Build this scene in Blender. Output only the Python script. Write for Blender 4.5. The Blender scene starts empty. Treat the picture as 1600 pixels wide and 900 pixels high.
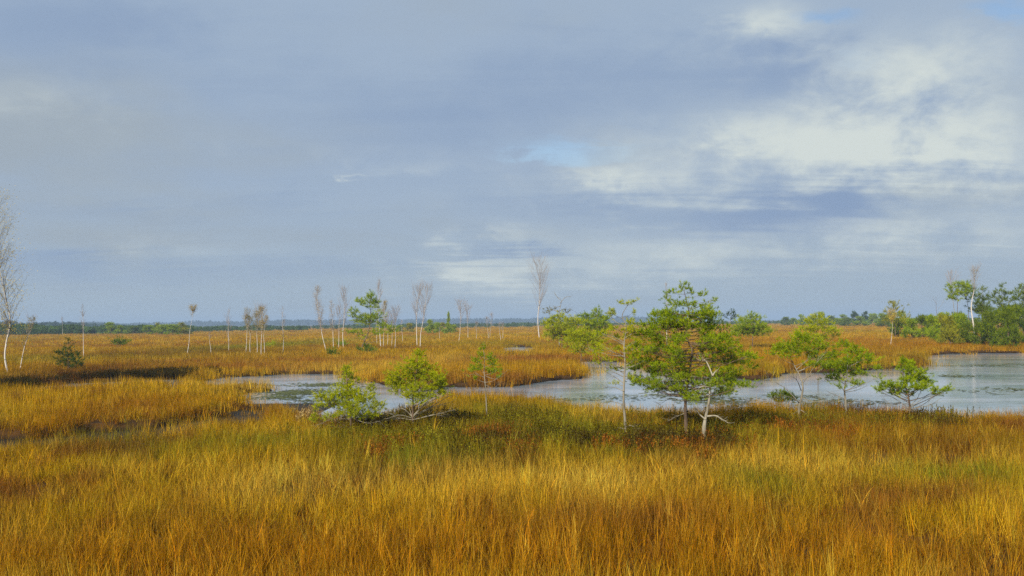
import bpy, math, random
import numpy as np
from mathutils import Matrix, Vector

random.seed(7)
RNG = np.random.default_rng(7)
SC = bpy.context.scene
COL = SC.collection

# ------------------------------------------------------------------ camera
FPX, CX, CY = 1556.0, 800.0, 450.0          # focal length in photo pixels
EYE = np.array([0.0, 0.0, 2.6])
PITCH, ROLL = math.atan(54 / FPX), -0.0096
_f = np.array([0, math.cos(PITCH), math.sin(PITCH)])
_r0 = np.array([1.0, 0, 0]); _u0 = np.cross(_r0, _f)
_r = math.cos(ROLL) * _r0 + math.sin(ROLL) * _u0
_u = -math.sin(ROLL) * _r0 + math.cos(ROLL) * _u0
cam = bpy.data.cameras.new('camera')
cam.sensor_width = 36.0; cam.lens = 36.0 * FPX / 1600.0
cam.clip_start = 0.1; cam.clip_end = 20000
cam_o = bpy.data.objects.new('camera', cam); COL.objects.link(cam_o)
cam_o.matrix_world = Matrix(((_r[0], _u[0], -_f[0], EYE[0]), (_r[1], _u[1], -_f[1], EYE[1]),
                             (_r[2], _u[2], -_f[2], EYE[2]), (0, 0, 0, 1)))
SC.camera = cam_o


def ray(px, py):
    d = _f + _r * ((px - CX) / FPX) + _u * ((CY - py) / FPX)
    return d / np.linalg.norm(d)


def at(px, py, z=0.0):
    """the ground point (at height z) seen at a photo pixel"""
    d = ray(px, py)
    t = (z - EYE[2]) / d[2]
    return EYE + d * t


# ------------------------------------------------------------------ light
SUN_EL, SUN_AZ = math.radians(28), math.radians(207)     # azimuth clockwise from +Y
sdir = Vector((math.sin(SUN_AZ) * math.cos(SUN_EL), math.cos(SUN_AZ) * math.cos(SUN_EL), math.sin(SUN_EL)))
sun = bpy.data.lights.new('sun', 'SUN'); sun.energy = 5.0; sun.angle = math.radians(1.5)
sun.color = (1.0, 0.90, 0.74)
sun_o = bpy.data.objects.new('sun', sun); COL.objects.link(sun_o)
sun_o.rotation_euler = sdir.to_track_quat('Z', 'Y').to_euler()
sun_o.location = (0, 0, 40)

SC.view_settings.view_transform = 'Standard'
SC.view_settings.look = 'None'
SC.view_settings.exposure = 0.28
SC.view_settings.gamma = 1.0
SC.view_settings.use_curve_mapping = False
SC.render.engine = 'CYCLES'
SC.cycles.use_denoising = False
SC.cycles.max_bounces = 4
SC.cycles.diffuse_bounces = 2
SC.cycles.transparent_max_bounces = 8
SC.cycles.volume_bounces = 0
SC.cycles.sample_clamp_indirect = 3.0
SC.cycles.sample_clamp_direct = 6.0


class E:
    """a node socket one can do arithmetic with"""
    nt = None

    def __init__(s, sock): s.k = sock

    @classmethod
    def m(c, op, a, b=None, cc=None, clamp=False):
        n = c.nt.nodes.new('ShaderNodeMath'); n.operation = op; n.use_clamp = clamp
        for i, v in enumerate((a, b, cc)):
            if v is None: continue
            if isinstance(v, E): c.nt.links.new(v.k, n.inputs[i])
            else: n.inputs[i].default_value = float(v)
        return E(n.outputs[0])

    def __add__(s, o): return E.m('ADD', s, o)
    __radd__ = __add__
    def __sub__(s, o): return E.m('SUBTRACT', s, o)
    def __rsub__(s, o): return E.m('SUBTRACT', o, s)
    def __mul__(s, o): return E.m('MULTIPLY', s, o)
    __rmul__ = __mul__
    def __truediv__(s, o): return E.m('DIVIDE', s, o)

    def ramp(s, lo, hi, a=0.0, b=1.0):
        n = E.nt.nodes.new('ShaderNodeMapRange'); n.interpolation_type = 'SMOOTHSTEP'
        E.nt.links.new(s.k, n.inputs[0])
        for i, v in enumerate((lo, hi, a, b)): n.inputs[1 + i].default_value = v
        return E(n.outputs[0])


def vec(x, y, z):
    n = E.nt.nodes.new('ShaderNodeCombineXYZ')
    for i, v in enumerate((x, y, z)):
        if isinstance(v, E): E.nt.links.new(v.k, n.inputs[i])
        else: n.inputs[i].default_value = v
    return n.outputs[0]


def noise(v, scale, detail=4.0, rough=0.55, dist=0.0):
    n = E.nt.nodes.new('ShaderNodeTexNoise')
    if v is not None: E.nt.links.new(v, n.inputs['Vector'])
    n.inputs['Scale'].default_value = scale; n.inputs['Detail'].default_value = detail
    n.inputs['Roughness'].default_value = rough; n.inputs['Distortion'].default_value = dist
    return E(n.outputs['Fac'])


def mixc(fac, a, b, mode='MIX'):
    n = E.nt.nodes.new('ShaderNodeMix'); n.data_type = 'RGBA'; n.blend_type = mode
    if isinstance(fac, E): E.nt.links.new(fac.k, n.inputs[0])
    else: n.inputs[0].default_value = fac
    for i, v in ((6, a), (7, b)):
        if isinstance(v, (tuple, list)): n.inputs[i].default_value = (*v[:3], 1)
        else: E.nt.links.new(v, n.inputs[i])
    return n.outputs[2]


def make_world():
    w = bpy.data.worlds.new('World'); SC.world = w; w.use_nodes = True
    nt = w.node_tree; nt.nodes.clear(); E.nt = nt
    out = nt.nodes.new('ShaderNodeOutputWorld'); bg = nt.nodes.new('ShaderNodeBackground')
    nt.links.new(bg.outputs[0], out.inputs[0])
    sky = nt.nodes.new('ShaderNodeTexSky'); sky.sky_type = 'NISHITA'; sky.sun_disc = False
    sky.sun_elevation = SUN_EL; sky.sun_rotation = SUN_AZ
    sky.air_density = 1.0; sky.dust_density = 1.0; sky.ozone_density = 2.0
    tc = nt.nodes.new('ShaderNodeTexCoord'); sp = nt.nodes.new('ShaderNodeSeparateXYZ')
    nt.links.new(tc.outputs['Generated'], sp.inputs[0])
    x, y, z = (E(o) for o in sp.outputs)
    zc = E.m('MAXIMUM', z, 0.0)
    # a cloud sheet overhead, seen in perspective
    k = zc + 0.13
    qx, qy = x / k, y / k
    q = vec(qx, qy * 1.0, 0.0)
    n_lo = noise(q, 0.85, 3.0, 0.5)
    iso = vec(x, y, z * 2.3)
    n_md = noise(iso, 5.0, 6.0, 0.58, 0.25)
    n_hi = noise(vec(x, y + 3.0, z * 1.9), 15.0, 6.0, 0.62, 0.35)
    n_st = noise(vec(qx * 0.30 + 2.0, qy * 1.7, 5.0), 3.0, 6.0, 0.6, 0.4)
    az0 = E.m('ARCTAN2', x, y); el0 = E.m('ARCSINE', z)
    az = az0 + (n_md - 0.5) * 0.20 + (n_hi - 0.5) * 0.08
    el = el0 + (n_st - 0.5) * 0.045 + (n_md - 0.5) * 0.06 + (n_hi - 0.5) * 0.03

    def blob(px, py, rx, ry, amp):
        d = ray(px, py); a, e = math.atan2(d[0], d[1]), math.asin(d[2])
        u = (az - a) * (FPX / rx); v = (el - e) * (FPX / ry)
        return E.m('EXPONENT', (u * u + v * v) * -1.0) * amp

    light = None
    for b in [(1265, 215, 130, 46, .50), (1300, 400, 320, 26, .26), (1000, 300, 280, 50, .18), (1420, 250, 160, 40, .22), (1200, 195, 70, 30, .25), (1430, 180, 120, 60, .50), (1540, 160, 110, 120, .32),
              (960, 270, 75, 26, .42), (1225, 25, 80, 40, .55), (1450, 70, 170, 45, .28), (1560, 290, 130, 60, .28), (1130, 90, 150, 40, .16), (1380, 120, 120, 40, .30), (1500, 230, 120, 40, .30),
              (565, 277, 30, 5, .42), (500, 235, 240, 18, .18), (770, 362, 110, 14, .42), (740, 412, 160, 13, .42),
              (1430, 362, 150, 22, .40), (1120, 380, 260, 26, .34), (900, 432, 330, 26, .32), (120, 145, 130, 34, .22),
              (230, 378, 190, 14, .22), (1160, 280, 210, 40, .30), (1050, 220, 160, 50, .26), (640, 262, 150, 14, .22),
              (90, 250, 190, 60, .10)]:
        g = blob(*b); light = g if light is None else light + g
    dark = None
    for b in [(1250, 110, 130, 50, .55), (1290, 320, 120, 45, .70), (1180, 345, 160, 28, .55), (900, 120, 260, 90, .45),
              (620, 200, 240, 70, .35), (850, 388, 120, 10, .55), (60, 425, 150, 26, .32), (330, 425, 260, 26, .22),
              (900, 330, 150, 26, .35), (200, 340, 240, 16, .25), (60, 40, 260, 110, .45), (1560, 345, 120, 12, .3),
              (1330, 185, 60, 22, .3), (500, 320, 200, 14, .25)]:
        g = blob(*b); dark = g if dark is None else dark + g
    gap = None
    for b in [(1325, 14, 60, 14, .9), (1595, 8, 50, 26, 1.2), (905, 228, 130, 20, .78), (860, 242, 70, 11, .4), (1365, 85, 60, 24, .4)]:
        g = blob(*b); gap = g if gap is None else gap + g
    n_fi = noise(vec(x + 5.0, y, z * 1.7), 34.0, 5.0, 0.6, 0.3)
    tex = (n_md - 0.5) * 1.0 + (n_hi - 0.5) * 0.95 + (n_fi - 0.5) * 0.35 + (n_st - 0.5) * 0.35
    lf = (light * 0.9 + tex * (0.26 + light * 1.9)).ramp(0.0, 1.05)
    df = (dark * 0.9 + (0.5 - n_lo) * 0.5 + (0.5 - n_st) * 0.40 + (0.5 - n_md) * 0.6 + (0.5 - n_hi) * 0.35).ramp(0.0, 0.85)
    S = 1 / 0.1                                                # the cloud colours are radiances; the background runs at 0.1
    base = [c * S for c in (0.288, 0.368, 0.478)]
    grey = [c * S for c in (0.290, 0.345, 0.400)]
    shade = [c * S for c in (0.208, 0.288, 0.428)]
    bright = [c * S for c in (0.540, 0.590, 0.570)]
    low = [c * S for c in (0.318, 0.388, 0.440)]
    c = mixc(el0.ramp(0.0, 0.16, 0.75, 0.0), base, low)
    c = mixc((n_lo + (n_md - 0.5) * 0.4 + blob(120, 220, 420, 200, .20)).ramp(0.50, 0.85), c, grey)
    c = mixc(df, c, shade)
    c = mixc(lf, c, bright)
    gf = (gap * 0.9 + (n_md - 0.60) * 0.5 + (n_hi - 0.5) * 0.8 + (n_fi - 0.5) * 0.5).ramp(0.10, 1.05, 0.0, 0.80)
    c = mixc(gf, c, sky.outputs[0])
    nt.links.new(c, bg.inputs[0]); bg.inputs[1].default_value = 0.1
    w.cycles.sampling_method = 'MANUAL'; w.cycles.sample_map_resolution = 512


make_world()


# ------------------------------------------------------------------ helpers
def mat_new(name):
    m = bpy.data.materials.new(name); m.use_nodes = True
    nt = m.node_tree; nt.nodes.clear(); E.nt = nt
    out = nt.nodes.new('ShaderNodeOutputMaterial')
    return m, nt, out


def principled(nt, out, color, rough=0.8, spec=0.3):
    p = nt.nodes.new('ShaderNodeBsdfPrincipled')
    if isinstance(color, (tuple, list)): p.inputs['Base Color'].default_value = (*color[:3], 1)
    else: nt.links.new(color, p.inputs['Base Color'])
    p.inputs['Roughness'].default_value = rough
    p.inputs['Specular IOR Level'].default_value = spec
    if out is not None: nt.links.new(p.outputs[0], out.inputs[0])
    return p


def obj_coord(nt):
    return nt.nodes.new('ShaderNodeTexCoord').outputs['Object']


def attr(nt, name, kind='GEOMETRY'):
    a = nt.nodes.new('ShaderNodeAttribute'); a.attribute_name = name; a.attribute_type = kind
    return a


def leaf_material(name, transl=0.35, instanced=False, gain=1.0):
    """foliage: the colour comes from a per-plant tint times a per-blade tint"""
    m, nt, out = mat_new(name)
    bl = attr(nt, 'blade')
    if instanced:
        ti = attr(nt, 'tint', 'INSTANCER')
        c = mixc(1.0, ti.outputs['Color'], bl.outputs['Color'], 'MULTIPLY')
    else:
        c = bl.outputs['Color']
    p = nt.nodes.new('ShaderNodeBsdfDiffuse'); nt.links.new(c, p.inputs[0])
    t = nt.nodes.new('ShaderNodeBsdfTranslucent'); nt.links.new(c, t.inputs[0])
    mx = nt.nodes.new('ShaderNodeMixShader'); mx.inputs[0].default_value = transl
    nt.links.new(p.outputs[0], mx.inputs[1]); nt.links.new(t.outputs[0], mx.inputs[2])
    nt.links.new(mx.outputs[0], out.inputs[0])
    return m


def bark_material(name, a, b, scale, lo=0.4, hi=0.6, stretch=(1, 1, 0.25), rough=0.85):
    m, nt, out = mat_new(name)
    mp = nt.nodes.new('ShaderNodeMapping'); mp.inputs['Scale'].default_value = stretch
    nt.links.new(obj_coord(nt), mp.inputs[0])
    n = noise(mp.outputs[0], scale, 5.0, 0.6)
    p = principled(nt, out, mixc(n.ramp(lo, hi), a, b), rough, 0.2)
    bp = nt.nodes.new('ShaderNodeBump'); bp.inputs['Strength'].default_value = 0.5; bp.inputs['Distance'].default_value = 0.01
    nt.links.new(n.k, bp.inputs['Height']); nt.links.new(bp.outputs[0], p.inputs['Normal'])
    return m


class MB:
    """collects triangles / quads with a colour per face corner set"""

    def __init__(s): s.v, s.f, s.c, s.n = [], [], [], 0

    def add(s, verts, faces, col=None):
        verts = np.asarray(verts, float).reshape(-1, 3); off = s.n
        s.v.append(verts); s.n += len(verts)
        s.f.extend([tuple(i + off for i in f) for f in faces])
        c = np.ones((len(verts), 3)) if col is None else np.broadcast_to(np.asarray(col, float), (len(verts), 3))
        s.c.append(c)

    def tube(s, pts, radii, k=5, col=None):
        pts = np.asarray(pts, float); n = len(pts)
        if n < 2: return
        tan = np.gradient(pts, axis=0); tan /= np.linalg.norm(tan, axis=1)[:, None] + 1e-9
        ref = np.array([0.31, 0.95, 0.05]); V = []
        for p, t, r in zip(pts, tan, radii):
            a = np.cross(t, ref); a /= np.linalg.norm(a) + 1e-9; b = np.cross(t, a)
            for j in range(k):
                th = 2 * math.pi * j / k
                V.append(p + r * (math.cos(th) * a + math.sin(th) * b))
        F = [(i * k + j, i * k + (j + 1) % k, (i + 1) * k + (j + 1) % k, (i + 1) * k + j) for i in range(n - 1) for j in range(k)]
        F.append(tuple((n - 1) * k + j for j in range(k)))
        s.add(V, F, col)

    def blades(s, P, D, L, W, C, side=None):
        """one thin triangle for every needle: root P, direction D, length L, width W, colour C"""
        P = np.asarray(P, float); m = len(P)
        if m == 0: return
        D = D / (np.linalg.norm(D, axis=1)[:, None] + 1e-9)
        R = RNG.normal(size=(m, 3)) if side is None else side
        S = np.cross(D, R); S /= np.linalg.norm(S, axis=1)[:, None] + 1e-9
        L = np.broadcast_to(L, m)[:, None]; W = np.broadcast_to(W, m)[:, None]
        V = np.empty((m, 3, 3)); V[:, 0] = P - S * W / 2; V[:, 1] = P + S * W / 2; V[:, 2] = P + D * L
        off = s.n; s.v.append(V.reshape(-1, 3)); s.n += 3 * m
        idx = np.arange(off, off + 3 * m).reshape(-1, 3)
        s.f.extend(map(tuple, idx.tolist()))
        s.c.append(np.repeat(np.asarray(C, float), 3, axis=0))

    def mesh(s, name, mat, smooth=False):
        me = bpy.data.meshes.new(name)
        if s.n == 0: return me
        V = np.concatenate(s.v)
        me.from_pydata(V.tolist(), [], s.f)
        a = me.color_attributes.new('blade', 'FLOAT_COLOR', 'POINT')
        c = np.ones((len(V), 4), np.float32); c[:, :3] = np.concatenate(s.c)
        a.data.foreach_set('color', c.ravel())
        if smooth: me.polygons.foreach_set('use_smooth', np.ones(len(me.polygons), bool))
        if mat is not None: me.materials.append(mat)
        me.update()
        return me


def link(name, data, parent=None, loc=(0, 0, 0), rotz=0.0, **props):
    o = bpy.data.objects.new(name, data); COL.objects.link(o)
    o.location = loc; o.rotation_euler = (0, 0, rotz)
    if parent is not None: o.parent = parent
    for k_, v_ in props.items(): o[k_] = v_
    return o


def thing(name, label, cat, loc, rotz=0.0, group=None):
    o = link(name, None, None, loc, rotz, label=label, category=cat)
    if group: o['group'] = group
    return o


def _hash(ix, iy, seed):
    h = (ix * 374761393 + iy * 668265263 + seed * 974711) & 0x7fffffff
    h = ((h ^ (h >> 13)) * 1274126177) & 0x7fffffff
    return ((h ^ (h >> 16)) & 0xffff) / 65535.0


def vnoise(x, y, seed=0):
    ix, iy = np.floor(x).astype(np.int64), np.floor(y).astype(np.int64)
    fx, fy = x - ix, y - iy
    fx, fy = fx * fx * (3 - 2 * fx), fy * fy * (3 - 2 * fy)
    a, b = _hash(ix, iy, seed), _hash(ix + 1, iy, seed)
    c, d = _hash(ix, iy + 1, seed), _hash(ix + 1, iy + 1, seed)
    return (a * (1 - fx) + b * fx) * (1 - fy) + (c * (1 - fx) + d * fx) * fy


def fbm(x, y, seed=0, o=3):
    t, amp, s = 0, 0.5, 0
    for i in range(o):
        t = t + amp * vnoise(x * 2 ** i, y * 2 ** i, seed + 17 * i); s += amp; amp *= 0.5
    return t / s


# ------------------------------------------------------------------ ground and water
WATER_Z = -0.13
FAR = [(300, 600), (345, 590), (400, 588), (440, 585), (530, 584), (560, 592), (600, 601), (660, 606), (720, 606), (800, 604), (850, 597),
       (905, 592), (918, 583), (900, 573), (855, 570), (858, 566), (935, 565), (985, 566), (1010, 576), (1080, 588),
       (1180, 594), (1215, 590), (1230, 583), (1300, 583), (1370, 577), (1440, 575), (1452, 567), (1441, 557), (1480, 553), (1600, 552), (1720, 551)]
NEAR = [(1740, 652), (1600, 648), (1500, 646), (1440, 642), (1380, 637), (1300, 633), (1230, 632), (1100, 639), (1000, 637), (900, 632), (840, 622),
        (760, 616), (700, 617), (650, 640), (580, 655), (500, 652), (450, 642), (420, 632), (390, 622), (360, 608), (420, 599), (365, 599), (330, 604)]
POND = np.array([at(a, b, WATER_Z)[:2] for a, b in FAR] + [at(a, b, 0.18)[:2] for a, b in NEAR])
DITCH = np.array([at(a, b, WATER_Z)[:2] for a, b in [(-70, 686), (60, 686), (150, 677), (250, 668), (330, 657), (370, 641), (430, 641)]] +
                 [at(a, b, 0.15)[:2] for a, b in [(420, 657), (370, 662), (300, 669), (200, 682), (80, 695), (-70, 703)]])
POOL = np.array([at(a, b, WATER_Z)[:2] for a, b in [(780, 545), (800, 542), (836, 543)]] + [at(a, b, 0.1)[:2] for a, b in [(838, 549), (805, 550), (783, 549)]])
CREEK = np.array([at(a, b, WATER_Z)[:2] for a, b in [(60, 603), (150, 598), (235, 594), (300, 594)]] + [at(a, b, 0.1)[:2] for a, b in [(300, 602), (230, 602), (150, 607), (60, 612)]])
WATERS = [POND, DITCH, POOL, CREEK]


def sdist(x, y):
    """signed distance to the open water, negative inside"""
    P = np.stack([x, y], -1); best = np.full(len(P), 1e9)
    for poly in WATERS:
        A, B = poly, np.roll(poly, -1, axis=0)
        d2 = np.full(len(P), 1e18); ins = np.zeros(len(P), bool)
        for a, b in zip(A, B):
            e = b - a; t = np.clip(((P - a) @ e) / (e @ e + 1e-12), 0, 1)
            d2 = np.minimum(d2, ((P - a - t[:, None] * e) ** 2).sum(1))
            c = (a[1] > P[:, 1]) != (b[1] > P[:, 1])
            xi = a[0] + (P[:, 1] - a[1]) / (e[1] if abs(e[1]) > 1e-12 else 1e-12) * e[0]
            ins ^= c & (P[:, 0] < xi)
        d = np.sqrt(d2) * np.where(ins, -1, 1)
        best = np.minimum(best, d)
    return best


def shore(x, y):
    r = np.hypot(x, y)
    w = 0.25 + 0.006 * r
    return sdist(x, y) + (fbm(x * 0.9, y * 0.9, 5, 3) - 0.5) * np.minimum(1.6, 4.0 * w) * 0.6


def land_z(x, y):
    h = (fbm(x * 0.55, y * 0.55, 11, 3) - 0.5) * 0.16 + (fbm(x * 0.12, y * 0.12, 3, 2) - 0.5) * 0.18
    return h + 0.03


def ground_z(x, y, s=None):
    s = shore(x, y) if s is None else s
    t = np.clip((s + 0.18) / 0.36, 0, 1); t = t * t * (3 - 2 * t)
    return -0.55 * (1 - t) + np.maximum(land_z(x, y), -0.05) * t


def make_ground():
    rr = np.concatenate([np.linspace(0.0, 5, 6), np.geomspace(5.5, 130, 230), np.geomspace(135, 6000, 60)])
    th = np.concatenate([np.linspace(-math.pi, -0.72, 26)[:-1], np.linspace(-0.72, 0.72, 330), np.linspace(0.72, math.pi, 26)[1:-1]])
    R, T = np.meshgrid(rr[1:], th, indexing='ij')
    x, y = (R * np.sin(T)).ravel(), (R * np.cos(T)).ravel()
    z = ground_z(x, y)
    z = np.where(R.ravel() > 600, -0.02, z)
    n, m = R.shape
    V = np.stack([x, y, z], 1).tolist() + [(0.0, 0.0, 0.0)]
    F = [(i * m + j, i * m + (j + 1) % m, (i + 1) * m + (j + 1) % m, (i + 1) * m + j) for i in range(n - 1) for j in range(m)]
    F += [(n * m, (j + 1) % m, j) for j in range(m)]
    me = bpy.data.meshes.new('ground'); me.from_pydata(V, [], F)
    me.polygons.foreach_set('use_smooth', np.ones(len(me.polygons), bool))
    mt, nt, out = mat_new('bog_ground')
    tc = obj_coord(nt)
    n1 = noise(tc, 0.035, 5, 0.6); n2 = noise(tc, 1.3, 6, 0.65); n3 = noise(tc, 0.008, 4, 0.6)
    c = mixc(n1.ramp(0.35, 0.65), (0.27, 0.155, 0.020), (0.36, 0.215, 0.025))
    c = mixc(n3.ramp(0.5, 0.72, 0, 0.6), c, (0.17, 0.15, 0.025))
    # peat and brown moss under the grass that is built; beyond it the sheet itself is the grassy plain
    moss = mixc(n2.ramp(0.35, 0.7), (0.085, 0.040, 0.010), (0.045, 0.024, 0.008))
    g = nt.nodes.new('ShaderNodeNewGeometry'); s = nt.nodes.new('ShaderNodeSeparateXYZ'); nt.links.new(g.outputs['Position'], s.inputs[0])
    gx, gy = E(s.outputs[0]), E(s.outputs[1])
    c = mixc((E.m('SQRT', gx * gx + gy * gy) + (n2 - 0.5) * 200).ramp(300, 620), moss, c)
    c = mixc(E(s.outputs[2]).ramp(-0.12, 0.03, 1.0, 0.0), c, (0.025, 0.016, 0.008))
    principled(nt, out, c, 0.95, 0.1)
    me.materials.append(mt)
    link('ground', me, kind='structure')


make_ground()


def make_water():
    mt, nt, out = mat_new('bog_water')
    tc = obj_coord(nt)
    mp = nt.nodes.new('ShaderNodeMapping'); mp.inputs['Scale'].default_value = (0.55, 1.0, 1); nt.links.new(tc, mp.inputs[0])
    w1 = noise(mp.outputs[0], 7.0, 3, 0.6, 0.4); w2 = noise(mp.outputs[0], 1.2, 3, 0.55, 0.3)
    calm = noise(mp.outputs[0], 0.16, 3, 0.5).ramp(0.40, 0.62, 0.25, 1.0)
    h = (w1 * 0.55 + w2 * 0.9) * calm
    sky_sheen = noise(mp.outputs[0], 0.30, 5, 0.62, 0.4)
    # pale sky reflection put into the base colour, mottled, with greener weedy shallows
    wc = mixc(sky_sheen.ramp(0.40, 0.62), (0.20, 0.27, 0.31), (0.40, 0.44, 0.50))
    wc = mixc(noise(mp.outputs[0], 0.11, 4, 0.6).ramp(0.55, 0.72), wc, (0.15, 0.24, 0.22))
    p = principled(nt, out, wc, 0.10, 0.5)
    p.inputs['IOR'].default_value = 1.5
    bp = nt.nodes.new('ShaderNodeBump'); bp.inputs['Strength'].default_value = 0.30; bp.inputs['Distance'].default_value = 0.05
    nt.links.new(h.k, bp.inputs['Height']); nt.links.new(bp.outputs[0], p.inputs['Normal'])
    bog, peat = mt, None
    peat, nt2, out2 = mat_new('peat_water')
    p2 = principled(nt2, out2, (0.022, 0.017, 0.008), 0.55, 0.12)
    b2 = nt2.nodes.new('ShaderNodeBump'); b2.inputs['Strength'].default_value = 0.9; b2.inputs['Distance'].default_value = 0.12
    nt2.links.new(noise(obj_coord(nt2), 6.0, 4, 0.6).k, b2.inputs['Height']); nt2.links.new(b2.outputs[0], p2.inputs['Normal'])
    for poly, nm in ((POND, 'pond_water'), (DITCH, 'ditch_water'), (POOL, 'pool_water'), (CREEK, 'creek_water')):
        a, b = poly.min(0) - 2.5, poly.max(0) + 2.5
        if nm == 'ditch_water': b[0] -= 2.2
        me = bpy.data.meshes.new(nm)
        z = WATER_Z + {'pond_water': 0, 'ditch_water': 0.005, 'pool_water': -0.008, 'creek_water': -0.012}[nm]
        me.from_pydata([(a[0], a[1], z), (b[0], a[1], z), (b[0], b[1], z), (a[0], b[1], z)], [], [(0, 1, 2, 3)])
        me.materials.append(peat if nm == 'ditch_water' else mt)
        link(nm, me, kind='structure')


make_water()

# ------------------------------------------------------------------ materials of plants
M_GRASS = leaf_material('dry_sedge', 0.38, True)
M_SHRUB = leaf_material('dwarf_shrub_leaf', 0.25, True)
M_NEEDLE = leaf_material('pine_needle', 0.45)
M_LEAF = leaf_material('birch_leaf', 0.40)
M_TWIG = leaf_material('bare_twig', 0.0)
M_PINEBARK = bark_material('pine_bark', (0.085, 0.060, 0.042), (0.20, 0.135, 0.085), 9.0)
M_GREYBARK = bark_material('weathered_wood', (0.12, 0.105, 0.075), (0.27, 0.245, 0.19), 7.0, 0.3, 0.6)
M_SNAG = bark_material('barkless_wood', (0.17, 0.15, 0.11), (0.33, 0.30, 0.23), 7.0, 0.3, 0.6)
M_BIRCH = bark_material('birch_bark', (0.10, 0.085, 0.07), (0.55, 0.51, 0.46), 5.0, 0.34, 0.46, (0.6, 0.6, 3.0), 0.6)


# ------------------------------------------------------------------ grass tufts
def tuft(name, n, rad, h, w, bend, seg=3, lean=0.15, droop=0.0, col_var=0.40, mat=M_GRASS, rs=1):
    rg = np.random.default_rng(rs); mb = MB()
    for i in range(n):
        a = rg.uniform(0, 2 * math.pi); r = rad * math.sqrt(rg.uniform())
        p = np.array([r * math.cos(a), r * math.sin(a), -0.04])
        hh = h * rg.uniform(0.55, 1.12)
        b = rg.uniform(0, 2 * math.pi); d = np.array([math.cos(b), math.sin(b), 0])
        ln = lean * rg.normal(); bd = bend * abs(rg.normal()) * hh
        s = rg.uniform(0, 2 * math.pi); sv = np.array([math.cos(s), math.sin(s), 0]) * w * rg.uniform(0.6, 1.2) / 2
        V, F = [], []
        for k in range(seg + 1):
            t = k / seg
            c = p + np.array([0, 0, hh * (t - 0.18 * bd / hh * t * t)]) + d * (ln * hh * t + bd * t * t)
            wd = 1.0 - 0.75 * t ** 1.5
            if k == seg: V.append(c)
            else: V += [c - sv * wd, c + sv * wd]
        for k in range(seg):
            if k == seg - 1: F.append((2 * k, 2 * k + 1, 2 * k + 2))
            else: F.append((2 * k, 2 * k + 1, 2 * k + 3, 2 * k + 2))
        g = 1 + col_var * rg.normal(); hue = 0.08 * rg.normal()
        mb.add(V, F, np.clip([g * (1 + hue), g * (1 - 0.5 * hue), g * (1 - 3 * hue)], 0.25, 2.2))
    return mb.mesh(name, mat)


def shrublet(name, n, rad, h, leaf, rs):
    rg = np.random.default_rng(rs); mb = MB()
    for i in range(n):
        a = rg.uniform(0, 2 * math.pi); r = rad * math.sqrt(rg.uniform())
        p = np.array([r * math.cos(a), r * math.sin(a), -0.03]); hh = h * rg.uniform(0.6, 1.1)
        tip = p + np.array([rg.normal() * 0.3 * hh, rg.normal() * 0.3 * hh, hh])
        mb.tube([p, (p + tip) / 2 + rg.normal(size=3) * 0.02, tip], [0.004, 0.003, 0.002], 3, (0.55, 0.35, 0.25))
        m = 12
        t = rg.uniform(0.3, 1.0, m)[:, None]
        P = p + (tip - p) * t
        D = rg.normal(size=(m, 3)) + np.array([0, 0, 0.7])
        g = np.clip(1 + 0.25 * rg.normal(size=(m, 1)), 0.4, 1.8)
        mb.blades(P, D, leaf * rg.uniform(0.7, 1.2, m), leaf * 0.42, np.repeat(g, 3, 1))
    return mb.mesh(name, M_SHRUB)


def variant_collection(name, meshes):
    c = bpy.data.collections.new(name)
    for i, me in enumerate(meshes):
        c.objects.link(bpy.data.objects.new('%s_plant_%02d' % (name, i), me))
    return c


def scatter(name, coll, nvar, P, rot, scl, tint, label, cat=None):
    """one object of scattered plants: a point for each plant, geometry nodes put a tuft on it"""
    n = len(P)
    me = bpy.data.meshes.new(name); me.vertices.add(n)
    me.vertices.foreach_set('co', np.ascontiguousarray(P, np.float32).ravel())
    a = me.attributes.new('rot', 'FLOAT_VECTOR', 'POINT'); a.data.foreach_set('vector', np.ascontiguousarray(rot, np.float32).ravel())
    a = me.attributes.new('scl', 'FLOAT_VECTOR', 'POINT'); a.data.foreach_set('vector', np.ascontiguousarray(scl, np.float32).ravel())
    a = me.attributes.new('idx', 'INT', 'POINT'); a.data.foreach_set('value', RNG.integers(0, nvar, n).astype(np.int32))
    a = me.attributes.new('tint', 'FLOAT_COLOR', 'POINT')
    c = np.ones((n, 4), np.float32); c[:, :3] = tint; a.data.foreach_set('color', c.ravel())
    o = link(name, me, kind='stuff', label=label)
    if cat: o['category'] = cat
    g = bpy.data.node_groups.new(name + '_nodes', 'GeometryNodeTree')
    g.interface.new_socket('Geometry', in_out='INPUT', socket_type='NodeSocketGeometry')
    g.interface.new_socket('Geometry', in_out='OUTPUT', socket_type='NodeSocketGeometry')
    gi, go = g.nodes.new('NodeGroupInput'), g.nodes.new('NodeGroupOutput')
    ip = g.nodes.new('GeometryNodeInstanceOnPoints'); ci = g.nodes.new('GeometryNodeCollectionInfo')
    ci.inputs['Collection'].default_value = coll
    ci.inputs['Separate Children'].default_value = True; ci.inputs['Reset Children'].default_value = True

    def na(nm, t):
        q = g.nodes.new('GeometryNodeInputNamedAttribute'); q.data_type = t; q.inputs[0].default_value = nm
        return q.outputs[0]
    L = g.links.new
    L(gi.outputs[0], ip.inputs['Points']); L(ci.outputs[0], ip.inputs['Instance'])
    ip.inputs['Pick Instance'].default_value = True
    L(na('idx', 'INT'), ip.inputs['Instance Index'])
    L(na('rot', 'FLOAT_VECTOR'), ip.inputs['Rotation']); L(na('scl', 'FLOAT_VECTOR'), ip.inputs['Scale'])
    L(ip.outputs[0], go.inputs[0])
    md = o.modifiers.new('plants', 'NODES'); md.node_group = g
    return o


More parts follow.
